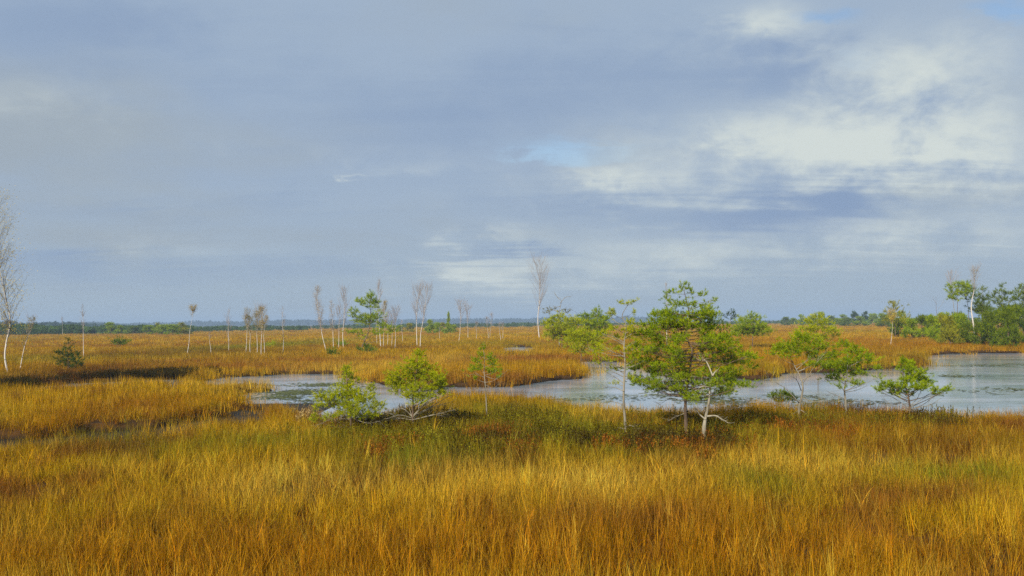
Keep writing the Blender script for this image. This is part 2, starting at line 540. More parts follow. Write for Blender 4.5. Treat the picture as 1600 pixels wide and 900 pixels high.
def wedge(r0, r1, dens, half=0.60):
    n = int(dens * half * (r1 * r1 - r0 * r0))
    r = np.sqrt(RNG.uniform(r0 * r0, r1 * r1, n)); t = RNG.uniform(-half, half, n)
    return r * np.sin(t), r * np.cos(t)


class Patch:
    """an ellipse on the ground, given where it is seen"""

    def __init__(s, px, py, rx, ry):
        s.c = at(px, py, 0.2)[:2]; d = np.linalg.norm(s.c)
        s.rx = rx * d / FPX
        s.ry = abs(at(px, py - ry, 0.2)[1] - at(px, py + ry, 0.2)[1]) / 2

    def __call__(s, x, y):
        return np.exp(-(((x - s.c[0]) / s.rx) ** 2 + ((y - s.c[1]) / s.ry) ** 2))


GREEN = [Patch(*a) for a in [(870, 672, 130, 28), (700, 690, 90, 22), (960, 690, 120, 20), (560, 690, 90, 20), (260, 705, 70, 14), (400, 692, 80, 12),
                             (1190, 750, 60, 22), (1440, 738, 90, 16), (1160, 680, 70, 18), (1270, 655, 60, 10), (790, 640, 90, 14), (640, 720, 120, 14), (1550, 745, 60, 16),
                             (150, 690, 90, 8), (470, 538, 60, 6), (340, 545, 60, 5)]]
BROWN = [Patch(*a) for a in [(765, 682, 45, 14), (1090, 690, 60, 14), (600, 702, 30, 8), (640, 668, 40, 8), (1420, 665, 120, 12), (1240, 670, 60, 12), (380, 655, 60, 10),
                             (60, 590, 130, 14), (170, 583, 80, 10), (250, 552, 130, 6), (1400, 560, 50, 10), (700, 598, 80, 8), (480, 600, 60, 6), (1500, 700, 120, 20)]]
PALE = [Patch(*a) for a in [(560, 575, 130, 9), (690, 560, 60, 6), (780, 748, 330, 26), (620, 638, 26, 12), (1250, 722, 180, 18), (440, 745, 90, 24), (930, 760, 60, 26),
                            (1000, 628, 110, 5), (420, 600, 50, 8)]]
ORANGE = [Patch(*a) for a in [(700, 580, 110, 12), (880, 582, 50, 8), (1270, 535, 110, 16), (1190, 560, 50, 22), (1480, 540, 120, 6), (400, 635, 60, 14), (1100, 860, 700, 45), (300, 850, 500, 45), (700, 880, 900, 40),
                              (500, 585, 120, 4)]]


DARK_AT = [(165, 590, 70, 7), (110, 594, 40, 6), (210, 588, 40, 6), (20, 602, 60, 6), (270, 582, 40, 4), (20, 680, 60, 8), (100, 677, 60, 7), (180, 671, 50, 6), (250, 664, 45, 5), (310, 655, 40, 4)]
DARK = [Patch(*a) for a in DARK_AT]
SEDGED = [Patch(*a) for a in [(40, 692, 110, 10), (160, 684, 80, 9), (260, 673, 70, 8), (340, 660, 50, 8)]]
HEATH = [Patch(*a) for a in [(670, 668, 90, 18), (860, 672, 110, 18), (1090, 680, 110, 20), (760, 690, 80, 16), (980, 680, 80, 16)]]


def tints(x, y):
    n = len(x)
    a = fbm(x * 0.35, y * 0.35, 21, 3); b = fbm(x * 0.06, y * 0.04, 31, 3); c = fbm(x * 1.4, y * 1.4, 41, 2)
    gold = np.array([0.45, 0.268, 0.008]); pale = np.array([0.60, 0.395, 0.045]); org = np.array([0.36, 0.172, 0.007])
    brn = np.array([0.15, 0.062, 0.010]); grn = np.array([0.20, 0.20, 0.012]); olive = np.array([0.32, 0.24, 0.012])
    col = np.tile(gold, (n, 1))

    def mix(w, k):
        nonlocal col
        w = np.clip(w, 0, 1)[:, None]; col = col * (1 - w) + k * w
    mix((a - 0.45) * 3.0 * np.where(np.hypot(x, y) > 36, 0.45, 1.0), org); mix((b - 0.5) * 3.5, olive); mix((0.42 - a) * 3.0, pale * 0.95)
    mix((c - 0.60) * 3.5, brn * 1.5); mix((fbm(x * 0.7, y * 0.45, 71, 3) - 0.54) * 5 * (np.hypot(x, y) < 30), brn * 1.5)
    S = lambda ps: sum(p(x, y) for p in ps)
    mix((fbm(x * 0.05, y * 0.16, 61, 3) - 0.56) * 4 * (np.hypot(x, y) > 38), brn * 2.0); mix(S(ORANGE) * 0.7, org * 1.02); mix(S(PALE) * 0.72, pale)
    mix(S(GREEN) * (0.55 + 0.9 * (c - 0.3)), grn); mix(S(BROWN) * (0.5 + 0.9 * (a - 0.3)), brn)
    mix((RNG.uniform(size=n) - 0.90) * 6, brn * 1.5); mix((RNG.uniform(size=n) - 0.88) * 6, pale * 1.05)
    col *= (1 + 0.14 * RNG.normal(size=n))[:, None]
    return np.clip(col, 0.004, 0.85)


def lay(name, coll, nvar, rings, hscale, label, keep=None, tintf=tints, sink=0.0, tilt=0.10, wet=0.12, half=0.60):
    X, Y, SX = [], [], []
    for r0, r1, dens, sx in rings:
        x, y = wedge(r0, r1, dens, half); X.append(x); Y.append(y); SX.append(np.full(len(x), sx))
    x, y, sx = map(np.concatenate, (X, Y, SX))
    s = shore(x, y); r = np.hypot(x, y)
    ok = (s > -0.02) | ((s > -0.9 - 0.012 * r) & (RNG.uniform(size=len(x)) < wet * np.exp(np.minimum(s, 0) / (0.25 + 0.006 * r))))
    # bare hollows between the clumps, and where heath crowds the grass out
    hol = fbm(x * 0.8 + 3, y * 0.8, 55, 3); ok &= RNG.uniform(size=len(x)) < np.clip(0.35 + (hol - 0.30) * 3.2, 0.25, 1)
    dk = np.clip(sum(p(x, y) for p in DARK) + sum(0.22 * p(x, y) for p in HEATH), 0, 1); ok &= RNG.uniform(size=len(x)) > dk * 0.92
    if keep is not None: ok &= keep(x, y)
    ok |= (sum(p(x, y) for p in SEDGED) > 0.45) & (RNG.uniform(size=len(x)) < 0.16)    # sedge standing in the ditch
    x, y, s, sx = x[ok], y[ok], s[ok], sx[ok]
    n = len(x)
    z = np.maximum(ground_z(x, y, s), WATER_Z - 0.06) - sink
    hs = hscale * (0.62 + 0.72 * fbm(x * 0.5, y * 0.5, 77, 2)) * RNG.uniform(0.72, 1.3, n)
    rot = np.stack([RNG.normal(0, tilt, n), RNG.normal(0, tilt, n) + 0.05, RNG.uniform(0, 6.283, n)], 1)
    scatter(name, coll, nvar, np.stack([x, y, z], 1), rot, np.stack([sx, sx, hs], 1), tintf(x, y), label)
    return n


tall = variant_collection('tall_sedge', [tuft('tall_sedge', 26, 0.13, 0.44, 0.0062, 0.30, 4, 0.16, rs=i) for i in range(6)])
mid = variant_collection('mid_sedge', [tuft('mid_sedge', 36, 0.30, 0.50, 0.014, 0.16, 3, 0.13, rs=20 + i) for i in range(5)])
far = variant_collection('far_sedge', [tuft('far_sedge', 60, 0.85, 0.50, 0.040, 0.14, 2, 0.10, rs=40 + i) for i in range(5)])
bunch = variant_collection('sedge_bunch', [tuft('sedge_bunch', 12, 0.035, 0.50, 0.0062, 0.26, 4, 0.14, col_var=0.18, rs=90 + i) for i in range(6)])
under = variant_collection('undergrowth', [tuft('undergrowth', 30, 0.20, 0.22, 0.010, 0.55, 3, 0.35, rs=60 + i) for i in range(4)])
shrubs = variant_collection('shrublet', [shrublet('shrublet', 16, 0.20, 0.32, 0.035, 80 + i) for i in range(4)])


def tints_under(x, y):
    c = tints(x, y); n = len(x)
    red = np.array([0.15, 0.048, 0.006]); w = RNG.uniform(0.35, 0.9, n)[:, None]
    return c * (1 - w) + red * w


lay('tall_sedge_grass', tall, 6, [(4.0, 9, 36, 1.0), (9, 16, 33, 1.0), (16, 32, 25, 1.15)], 0.95, 'tall golden sedge grass of the foreground')
lay('sedge_bunches', bunch, 6, [(4.0, 14, 9, 1.0), (14, 28, 5, 1.2)], 1.0, 'upright pale sedge bunches standing out of the foreground grass', tintf=lambda x, y: np.clip(tints(x, y) * RNG.uniform(0.95, 1.75, len(x))[:, None], 0.004, 0.8), tilt=0.13, wet=0.05)
lay('undergrowth_grass', under, 4, [(4.0, 12, 34, 1.0), (12, 34, 18, 1.2)], 1.0, 'short rusty undergrowth beneath the tall foreground sedge', tintf=tints_under, wet=0.0)
lay('marsh_grass', mid, 5, [(30, 62, 11, 1.0), (62, 125, 4.2, 1.35)], 0.95, 'golden marsh grass around the ponds', half=0.57)
lay('open_bog_grass', far, 5, [(118, 300, 0.85, 1.0), (300, 650, 0.17, 2.0)], 1.0, 'ochre grass of the open bog plain', wet=0.0, half=0.56)


# ------------------------------------------------------------------ dwarf shrubs on the hummocks
def shrub_patches(name, specs, tint, dens, label, hs=1.0, sx=1.0):
    P = []
    for px, py, rx, ry in specs:
        p = Patch(px, py, rx, ry); n = int(dens * math.pi * p.rx * p.ry)
        q = RNG.normal(size=(n, 2)) * 0.62
        P.append(np.stack([p.c[0] + q[:, 0] * p.rx, p.c[1] + q[:, 1] * p.ry], 1))
    P = np.concatenate(P); x, y = P[:, 0], P[:, 1]
    s = shore(x, y); ok = s > 0.1; x, y, s = x[ok], y[ok], s[ok]; n = len(x)
    z = ground_z(x, y, s)
    t = np.asarray(tint) * np.clip(1 + 0.3 * RNG.normal(size=(n, 1)), 0.35, 1.9)
    rot = np.stack([RNG.normal(0, .1, n), RNG.normal(0, .1, n), RNG.uniform(0, 6.28, n)], 1)
    k = RNG.uniform(0.75, 1.35, n)
    scatter(name, shrubs, 4, np.stack([x, y, z], 1), rot, np.stack([sx * k, sx * k, hs * k], 1), t, label)


shrub_patches('green_heath', [(670, 665, 55, 12), (860, 668, 60, 14), (1040, 655, 40, 8), (1130, 668, 45, 10), (1440, 655, 50, 8), (730, 700, 70, 14), (590, 655, 60, 8), (940, 680, 60, 12), (1140, 690, 20, 6), (800, 655, 80, 10), (1010, 675, 60, 12), (1200, 660, 70, 9), (1330, 655, 70, 8), (560, 680, 70, 10), (660, 690, 60, 10)],
              (0.165, 0.150, 0.010), 11, 'dark green heath shrubs around the nearest pines', 1.15)
shrub_patches('rusty_heath', [(765, 682, 50, 12), (1090, 690, 60, 12), (610, 703, 35, 7), (800, 700, 40, 8), (1000, 695, 40, 8), (1250, 668, 70, 8)],
              (0.27, 0.105, 0.012), 15, 'rusty brown heath shrubs on the near hummocks', 0.95)
shrub_patches('dark_heath', [(690, 662, 40, 8), (655, 652, 50, 6), (745, 705, 40, 9), (790, 694, 30, 8), (1010, 692, 45, 8), (1085, 664, 35, 7), (1140, 692, 26, 7), (580, 664, 40, 6), (1060, 688, 40, 7), (885, 690, 40, 7), (1430, 660, 40, 6)],
              (0.075, 0.058, 0.012), 13, 'dark brown twiggy heath clumps at the feet of the nearest pines', 1.25)
shrub_patches('pale_heath', [(622, 636, 24, 9), (505, 652, 22, 8), (590, 650, 30, 6)],
              (0.40, 0.30, 0.13), 12, 'pale bleached twiggy shrubs between the two bright young pines', 1.5)
shrub_patches('bank_heath', DARK_AT, (0.050, 0.042, 0.009), 16, 'dark heath shrubs along the left banks', 1.0, 1.5)


# ------------------------------------------------------------------ pines
GREENS = {'bright': ((0.55, 0.56, 0.010), (0.28, 0.35, 0.010)), 'mid': ((0.42, 0.49, 0.010), (0.16, 0.27, 0.010)),
          'deep': ((0.25, 0.31, 0.010), (0.07, 0.125, 0.008)), 'olive': ((0.44, 0.42, 0.020), (0.19, 0.21, 0.016)),
          'dull': ((0.30, 0.27, 0.08), (0.15, 0.15, 0.05)), 'dusky': ((0.105, 0.155, 0.022), (0.032, 0.070, 0.014))}


def needles(mb, P, D, n, L, W, pal, rg):
    """needle brushes: n needles round every shoot"""
    m = len(P)
    if m == 0: return
    a, b = np.array(GREENS[pal][0]), np.array(GREENS[pal][1])
    t = np.clip(rg.beta(1.3, 1.3, m), 0, 1)[:, None]
    col = a * t + b * (1 - t)
    D = D / (np.linalg.norm(D, axis=1)[:, None] + 1e-9)
    PP = np.repeat(P, n, 0) + np.repeat(D, n, 0) * (rg.uniform(-0.6, 0.5, m * n) * L)[:, None]
    DD = np.repeat(D, n, 0) * 0.75 + rg.normal(size=(m * n, 3)) * 0.62
    C = np.repeat(col, n, 0) * np.clip(1 + 0.18 * rg.normal(size=(m * n, 1)), 0.5, 1.6)
    mb.blades(PP, DD, L * rg.uniform(0.7, 1.2, m * n), W, C)


def smooth_path(pts, n):
    pts = np.asarray(pts, float); t = np.linspace(0, 1, len(pts)); u = np.linspace(0, 1, n)
    if len(pts) < 3: return np.stack([np.interp(u, t, pts[:, k]) for k in range(3)], 1)
    out = []
    P = np.vstack([2 * pts[0] - pts[1], pts, 2 * pts[-1] - pts[-2]])
    for q in u * (len(pts) - 1):
        i = min(int(q), len(pts) - 2); f = q - i; p0, p1, p2, p3 = P[i:i + 4]
        out.append(0.5 * (2 * p1 + (p2 - p0) * f + (2 * p0 - 5 * p1 + 4 * p2 - p3) * f * f + (3 * p1 - p0 - 3 * p2 + p3) * f ** 3))
    return np.array(out)


def hero_pine(name, label, base, trunk, pads, pal='mid', dead=(), bark=None, rad=0.05, basez=0.25, dist_py=None, dens=1.0, needle=None, seed=0,
              depth=0.8, group=None, cat='pine tree', limb_r=0.35, per=1.0, dead_r=0.3, up=0.45):
    """a pine whose trunk, limbs and foliage clumps are given where they are seen; depth is spread round the trunk"""
    rg = np.random.default_rng(1000 + seed)
    g = at(base[0], base[1], basez); d = math.hypot(g[0], g[1]); s = d / FPX
    gz = float(ground_z(np.array([g[0]]), np.array([g[1]]))[0])
    root = thing(name, label, cat, (g[0], g[1], gz), 0, group)
    loc = lambda px, py, y=0.0: np.array([(px - base[0]) * s, y, basez - gz + (base[1] - py) * s])
    bark = bark or M_PINEBARK; rad *= 0.72
    lm = MB()
    tp = [np.array([0, 0, -0.12])] + [loc(*p) for p in trunk]
    wob = 0.25 * s * 10
    for i in range(2, len(tp)): tp[i][1] += rg.normal() * wob
    T = smooth_path(tp, 6 * len(tp))
    tr = rad * (1 - 0.86 * np.linspace(0, 1, len(T)) ** 0.9)
    mb = MB(); mb.tube(T, tr, 8)
    if s < 0.03: link('trunk', mb.mesh('trunk', bark, True), root)
    else: lm = mb                                                       # far off: the limbs are joined to the trunk
    nd = MB()
    L, W = needle or (max(0.050, 3.9 * s), max(0.005, 0.50 * s))
    half_w = max(abs(p[0] - base[0]) for p in pads) * s if pads else 0.5
    for p in pads:
        px, py, rx, ry = p[:4]; dn = p[4] if len(p) > 4 else 1.0
        y = float(np.clip(rg.normal() * 0.45, -1, 1)) * depth * max(half_w * 0.8, rx * s) * min(1.0, (0.35 + 0.65 * (py - trunk[-1][1]) / max(1, (base[1] - trunk[-1][1])) * 2))
        c = loc(px, py, y)
        R = np.array([rx, 0.9 * rx, ry]) * s
        # the limb leaves the trunk below the clump
        hd = math.hypot(c[0], c[1]); zt = c[2] - up * hd - 0.3 * R[2]
        i = int(np.argmin(np.abs(T[:, 2] - max(zt, 0.12 * T[-1, 2])) + 0.2 * np.linalg.norm(T - c, axis=1)))
        a = T[i]; mid_ = (a + c) / 2 + np.array([0, 0, -0.06 * np.linalg.norm(c - a)]) + rg.normal(size=3) * 0.03 * np.linalg.norm(c - a)
        Lp = smooth_path([a, mid_, c], 7); r0 = min(tr[i] * 0.7, rad * limb_r)
        lm.tube(Lp, r0 * (1 - 0.75 * np.linspace(0, 1, 7)), 5)
        m = max(8, int(74 * dn * dens * per * (rx * ry) / 110.0 * (1.0 if s < 0.03 else 0.7)))
        q = rg.normal(size=(m, 3)); q /= np.linalg.norm(q, axis=1)[:, None]
        q *= rg.uniform(0.25, 1.0, m)[:, None] ** 0.6 * np.where(rg.uniform(size=m) < 0.48, rg.uniform(1.2, 2.4, m), 1.05)[:, None]
        q[:, 2] = np.where(q[:, 2] < 0, q[:, 2] * 0.7, q[:, 2])
        P = c + q * R
        D = q * np.array([0.9, 0.9, 0.6]) + np.array([0, 0, 0.55]) + rg.normal(size=(m, 3)) * 0.15
        for k in range(0, m, 5):
            st = Lp[rg.integers(3, 7)]
            lm.tube([st, (st + P[k]) / 2 + rg.normal(size=3) * 0.02, P[k]], [r0 * 0.28, r0 * 0.2, r0 * 0.12], 3)
        needles(nd, P, D, int(24 if s < 0.03 else 16), L, W, pal, rg)
        if s < 0.03:
            link('limb', lm.mesh('limb', bark, True), root); lm = MB()
    if lm.n: link('trunk', lm.mesh('trunk', bark, True), root)
    if nd.n: link('crown', nd.mesh('crown', M_NEEDLE), root)
    for br in dead:
        pts = [loc(a, b, rg.normal() * 0.02) for a, b in br]; n = len(pts)
        yy = rg.normal() * 0.5 * np.linalg.norm(pts[-1] - pts[0])
        for k in range(1, n): pts[k][1] += yy * k / (n - 1)
        Q = smooth_path(pts, 4 * n); db = MB()
        db.tube(Q, rad * dead_r * (1 - 0.75 * np.linspace(0, 1, len(Q))), 5)
        for k in range(3 * n):                                          # side twigs
            i = rg.integers(len(Q) // 3, len(Q)); e = rg.normal(size=3) * 0.5 + (Q[-1] - Q[0]) / (np.linalg.norm(Q[-1] - Q[0]) + 1e-6)
            ln = 0.22 * np.linalg.norm(Q[-1] - Q[0])
            db.tube([Q[i], Q[i] + e * ln * 0.5, Q[i] + e * ln + np.array([0, 0, .02])], [rad * .09, rad * .07, rad * .04], 3)
        link('dead_branch', db.mesh('dead_branch', M_SNAG if bark is M_SNAG else M_GREYBARK, True), root)
    return root


hero_pine('pine_sapling', 'bright green young pine with a pointed leader, nearest the left pond', (548, 668),
          [(548, 655), (546, 630), (543, 605), (542, 585), (543, 574)],
          [(543, 579, 5, 7), (542, 590, 9, 8), (540, 603, 13, 8), (545, 612, 15, 8), (530, 618, 14, 8), (556, 618, 14, 8), (502, 618, 11, 5), (517, 622, 13, 7), (489, 637, 6, 10, .6),
           (491, 652, 7, 7, .6), (532, 631, 18, 9), (556, 632, 20, 9), (574, 622, 12, 9), (579, 608, 6, 7), (588, 636, 10, 7), (562, 645, 16, 7), (538, 644, 14, 7), (508, 634, 10, 6, .6),
           (580, 648, 10, 5), (503, 676, 6, 4), (520, 650, 10, 5, .5)],
          'bright', dead=[[(547, 655), (520, 655), (500, 662)], [(548, 652), (575, 660), (595, 656)], [(548, 650), (600, 645), (625, 655)]], rad=0.035, seed=1, dens=1.15)
hero_pine('pine_sapling', 'round bright pine above a fan of bare whitish lower branches', (645, 664),
          [(645, 650), (646, 620), (650, 590), (655, 560), (657, 546)],
          [(657, 552, 7, 7), (653, 564, 11, 7), (640, 574, 14, 8), (662, 576, 15, 8), (622, 588, 14, 9), (645, 588, 18, 9), (670, 588, 16, 9), (686, 592, 10, 8), (614, 600, 10, 7), (634, 602, 17, 9),
           (658, 604, 18, 9), (681, 606, 14, 8), (690, 614, 8, 6), (644, 616, 16, 7), (668, 617, 15, 7), (622, 610, 10, 6), (655, 626, 14, 5, .6), (690, 600, 8, 6)],
          'bright', dead=[[(645, 655), (670, 640), (706, 630)], [(645, 656), (680, 648), (712, 640)], [(645, 652), (665, 632), (690, 620)], [(645, 654), (625, 648), (600, 655)], [(645, 650), (660, 635), (676, 622)],
                          [(645, 652), (630, 640), (612, 640)], [(645, 656), (620, 655), (588, 662)], [(646, 650), (675, 636), (700, 622)], [(645, 657), (668, 650), (690, 646)], [(644, 653), (640, 640), (634, 625)]],
          rad=0.04, seed=2, dens=1.15, dead_r=0.42)
hero_pine('dying_pine', 'thin half-bare small pine between the round bright pine and the grey dying pine', (761, 645),
          [(760, 630), (759, 605), (757, 580), (758, 560), (755, 541)],
          [(755, 543, 5, 4), (768, 558, 6, 6), (771, 568, 6, 6), (745, 564, 7, 4), (738, 577, 7, 4), (778, 578, 7, 4), (752, 555, 6, 4), (748, 575, 8, 5), (782, 588, 5, 3, .6), (742, 590, 6, 3, .6), (766, 580, 7, 5)],
          'mid', dead=[[(759, 592), (745, 585), (732, 586)], [(759, 588), (775, 592), (786, 583)], [(760, 602), (770, 606), (780, 600)], [(760, 612), (750, 608), (742, 612)]],
          bark=M_GREYBARK, rad=0.028, seed=3)
hero_pine('dying_pine', 'tall grey dying pine with bare branches and few needle tufts, left of the big pine', (977, 674),
          [(977, 660), (975, 630), (976, 600), (978, 570), (977, 540), (981, 512), (975, 495), (984, 478)],
          [(957, 490, 6, 5), (992, 490, 2, 4, .7), (988, 505, 6, 5), (984, 476, 9, 3, .5), (993, 472, 4, 2, .6), (970, 474, 4, 3, .5), (962, 514, 7, 4, .8), (990, 516, 8, 6), (985, 528, 6, 4, .7), (944, 540, 9, 5, .4),
           (930, 552, 10, 6, .35), (950, 562, 9, 6, .4), (965, 600, 6, 3, .3), (996, 535, 8, 4, .5), (935, 568, 8, 5, .3), (968, 528, 8, 4, .7), (988, 548, 9, 5, .7), (964, 545, 9, 4, .6), (992, 562, 9, 5, .6), (960, 575, 10, 5, .5), (984, 590, 8, 4, .4), (942, 522, 8, 4, .5)],
          'bright', dead=[[(976, 582), (962, 578), (954, 573)], [(976, 600), (962, 590), (948, 582)], [(977, 575), (990, 574), (1004, 566)], [(977, 560), (960, 552), (940, 548)], [(976, 590), (992, 586), (1010, 584)],
                         [(978, 540), (965, 530), (950, 524)], [(976, 612), (960, 606), (942, 606)], [(978, 545), (995, 548), (1008, 546)], [(980, 512), (965, 505), (957, 494)], [(976, 634), (965, 630), (952, 629)],
                         [(977, 672), (968, 668), (960, 674)], [(978, 530), (992, 522), (1004, 512)], [(976, 558), (955, 556), (925, 548)], [(977, 668), (984, 664), (992, 668)]],
          bark=M_GREYBARK, rad=0.046, seed=4, limb_r=0.3, dens=1.3)
BIGP = [(1040, 612, 12, 6, .8), (1070, 618, 12, 6, .7), (1096, 614, 12, 6, .8), (1124, 612, 11, 6, .8), (1146, 602, 11, 6, .8), (1012, 596, 11, 6, .8), (1020, 610, 9, 5, .7), (1052, 461, 7, 6), (1050, 468, 6, 5), (1067, 455, 4, 6), (1075, 452, 5, 6), (1085, 460, 4, 6), (1101, 464, 8, 4), (1060, 478, 11, 6), (1079, 479, 11, 7), (1100, 480, 7, 5), (1113, 487, 8, 5), (1112, 474, 4, 4),
        (1030, 490, 6, 4, .7), (1042, 500, 12, 6), (1068, 497, 14, 7), (1095, 498, 12, 7), (1116, 500, 8, 6), (1012, 508, 9, 5), (1032, 515, 14, 7), (1058, 513, 14, 7), (1085, 513, 14, 7), (1110, 516, 14, 8),
        (1004, 524, 12, 6), (1028, 532, 15, 8), (1054, 530, 13, 7), (1104, 532, 15, 8), (1130, 532, 12, 8), (996, 542, 12, 6), (1020, 550, 16, 8), (1046, 548, 13, 7), (1112, 548, 15, 8), (1138, 546, 13, 8),
        (1158, 556, 13, 7), (1000, 562, 14, 7), (1028, 568, 16, 7), (1056, 570, 15, 7), (1088, 566, 16, 7), (1118, 564, 16, 8), (1146, 568, 16, 8), (1168, 573, 11, 6), (1002, 578, 10, 6), (1036, 584, 15, 7),
        (1064, 587, 15, 7), (1094, 584, 14, 7), (1126, 584, 14, 8), (1152, 588, 10, 6), (1108, 598, 10, 6), (1080, 600, 11, 6), (1050, 600, 12, 6), (1030, 607, 6, 5), (1128, 602, 9, 5), (990, 586, 6, 4, .6), (1064, 612, 9, 4, .6)]
_g = np.random.default_rng(44)
for _ in range(125):                                                      # the inner, fuller part of the crown
    _y = _g.uniform(488, 618); _w = np.interp(_y, [488, 520, 560, 595, 618], [38, 66, 90, 92, 62]); _c = np.interp(_y, [492, 560, 604], [1072, 1080, 1080])
    BIGP.append((_c + _g.uniform(-1, 1) * _w, _y, _g.uniform(7, 13), _g.uniform(4, 8), _g.uniform(.35, .9)))
hero_pine('pine_tree', 'largest green pine with a broad bushy crown in the centre right', (1072, 672),
          [(1072, 660), (1071, 640), (1073, 615), (1078, 585), (1083, 550), (1075, 528), (1079, 495), (1072, 458)], BIGP, 'mid',
          dead=[[(1072, 628), (1050, 625), (1036, 634)], [(1073, 645), (1058, 652), (1045, 660)]], rad=0.06, seed=5, dens=0.92, dead_r=0.2, depth=1.0, up=0.12, limb_r=0.24)
hero_pine('dead_snag', 'pale barkless forked dead trunk standing before the largest pine', (1100, 676),
          [(1100, 672), (1103, 655), (1107, 630), (1111, 607), (1115, 588)], [], dead=[[(1115, 590), (1111, 576), (1106, 566), (1100, 567), (1092, 562)], [(1115, 589), (1118, 584), (1123, 580)],
                                                                         [(1105, 651), (1117, 650), (1126, 655), (1134, 660)], [(1111, 607), (1097, 605), (1085, 611)], [(1103, 656), (1094, 648), (1090, 640)]],
          bark=M_SNAG, rad=0.075, seed=6, cat='dead tree', dead_r=0.40)
hero_pine('pine_tree', 'grey-stemmed forked pine leaning over the water, left of two waterside pines', (1249, 648),
          [(1249, 638), (1252, 622), (1254, 604), (1250, 588), (1241, 570), (1236, 556)],
          [(1224, 549, 12, 7), (1243, 541, 14, 7), (1254, 530, 10, 6), (1238, 553, 14, 6), (1264, 548, 13, 7), (1276, 560, 13, 7), (1283, 545, 12, 7), (1213, 556, 7, 4, .7), (1290, 574, 11, 7), (1300, 558, 10, 6),
           (1262, 536, 9, 5), (1268, 572, 10, 5), (1228, 560, 8, 4, .6)],
          'mid', dead=[[(1250, 632), (1232, 612), (1215, 600), (1200, 598)], [(1250, 630), (1230, 620), (1212, 618)], [(1252, 622), (1268, 628), (1284, 626)], [(1253, 604), (1262, 588), (1270, 572), (1276, 562)],
                         [(1250, 640), (1240, 650), (1234, 658)], [(1250, 640), (1258, 646), (1266, 656)], [(1246, 580), (1256, 570), (1262, 560)], [(1252, 612), (1240, 596), (1226, 588)]],
          bark=M_GREYBARK, rad=0.05, seed=7, dens=1.35)
hero_pine('pine_tree', 'loose green pine with drooping crown, right of the grey-stemmed forked pine', (1322, 645),
          [(1322, 632), (1320, 610), (1324, 585), (1328, 560), (1326, 540)],
          [(1312, 568, 12, 7), (1334, 553, 12, 7), (1322, 544, 9, 5), (1350, 564, 12, 8), (1326, 583, 14, 7), (1346, 586, 12, 6), (1364, 578, 7, 4, .8), (1304, 592, 12, 6), (1338, 572, 12, 7), (1342, 602, 8, 4, .7), (1312, 606, 9, 4, .5),
           (1368, 592, 6, 3, .5), (1300, 576, 9, 5), (1330, 598, 9, 4, .5)],
          'mid', dead=[[(1322, 625), (1305, 618), (1290, 612)], [(1321, 615), (1340, 612), (1358, 606)], [(1322, 632), (1338, 628), (1352, 630)]], bark=M_GREYBARK, rad=0.04, seed=8, dens=1.35)
hero_pine('pine_tree', 'olive green pine on the far bank behind the two waterside pines', (1278, 566),
          [(1278, 555), (1277, 530), (1279, 510), (1278, 494)],
          [(1278, 496, 8, 4), (1272, 504, 12, 5), (1288, 506, 10, 5), (1262, 514, 12, 6), (1280, 516, 14, 6), (1298, 518, 10, 6), (1268, 528, 14, 6), (1290, 530, 12, 6), (1310, 524, 8, 5, .7), (1250, 524, 7, 4, .7)],
          'bright', rad=0.06, seed=9, dens=1.9)
hero_pine('pine_sapling', 'squat green pine beside the open water at right', (1423, 650),
          [(1422, 640), (1418, 618), (1414, 595), (1415, 570)],
          [(1414, 571, 5, 5), (1428, 575, 5, 5), (1420, 582, 9, 5), (1407, 581, 5, 4, .7), (1437, 586, 8, 5), (1412, 598, 9, 6), (1430, 594, 10, 7), (1446, 597, 10, 5), (1458, 601, 7, 5), (1394, 604, 9, 5), (1408, 608, 10, 5), (1424, 606, 12, 6),
           (1440, 606, 10, 6), (1379, 604, 6, 5), (1386, 612, 7, 4), (1400, 615, 9, 4), (1472, 612, 5, 5), (1467, 619, 5, 3), (1420, 617, 11, 4), (1455, 612, 7, 4)],
          'mid', dead=[[(1422, 640), (1405, 625), (1390, 618)], [(1422, 638), (1440, 624), (1460, 618)], [(1422, 642), (1400, 638), (1385, 626)], [(1423, 636), (1432, 625), (1438, 615)], [(1422, 640), (1448, 634), (1466, 624)]],
          rad=0.045, seed=10, dens=1.5, dead_r=0.30)
hero_pine('pine_shrub', 'low dark green shrub at the water edge under the forked pine', (1222, 636), [(1222, 630), (1223, 620), (1224, 612)],
          [(1209, 618, 7, 4), (1220, 616, 8, 5), (1232, 619, 8, 5), (1240, 624, 6, 4), (1215, 624, 8, 4), (1227, 625, 9, 4)], 'deep', rad=0.02, seed=11, cat='shrub', dens=1.2)
hero_pine('pine_sapling', 'lone dark green small pine on the left plain', (107, 578), [(107, 570), (106, 555), (106, 536)],
          [(106, 538, 4, 4), (105, 546, 6, 4), (101, 554, 8, 5), (113, 556, 8, 5), (95, 564, 7, 5), (108, 565, 10, 6), (120, 566, 8, 5), (92, 553, 4, 2, .7), (102, 572, 11, 4), (116, 573, 9, 4)], 'dusky', rad=0.04, seed=12, dens=1.3)
hero_pine('pine_tree', 'yellow-green bushy pine right of the tall bare birch', (878, 545), [(878, 530), (877, 510), (876, 495)],
          [(866, 500, 9, 5), (876, 494, 8, 4), (888, 500, 9, 5), (862, 510, 9, 6), (878, 508, 12, 6), (895, 510, 10, 6), (870, 520, 10, 5), (888, 522, 10, 5), (858, 504, 9, 5), (902, 503, 9, 6), (880, 516, 14, 6), (860, 520, 9, 5), (900, 518, 10, 6), (874, 528, 12, 5)], 'bright', rad=0.07, seed=13, dens=2.6)
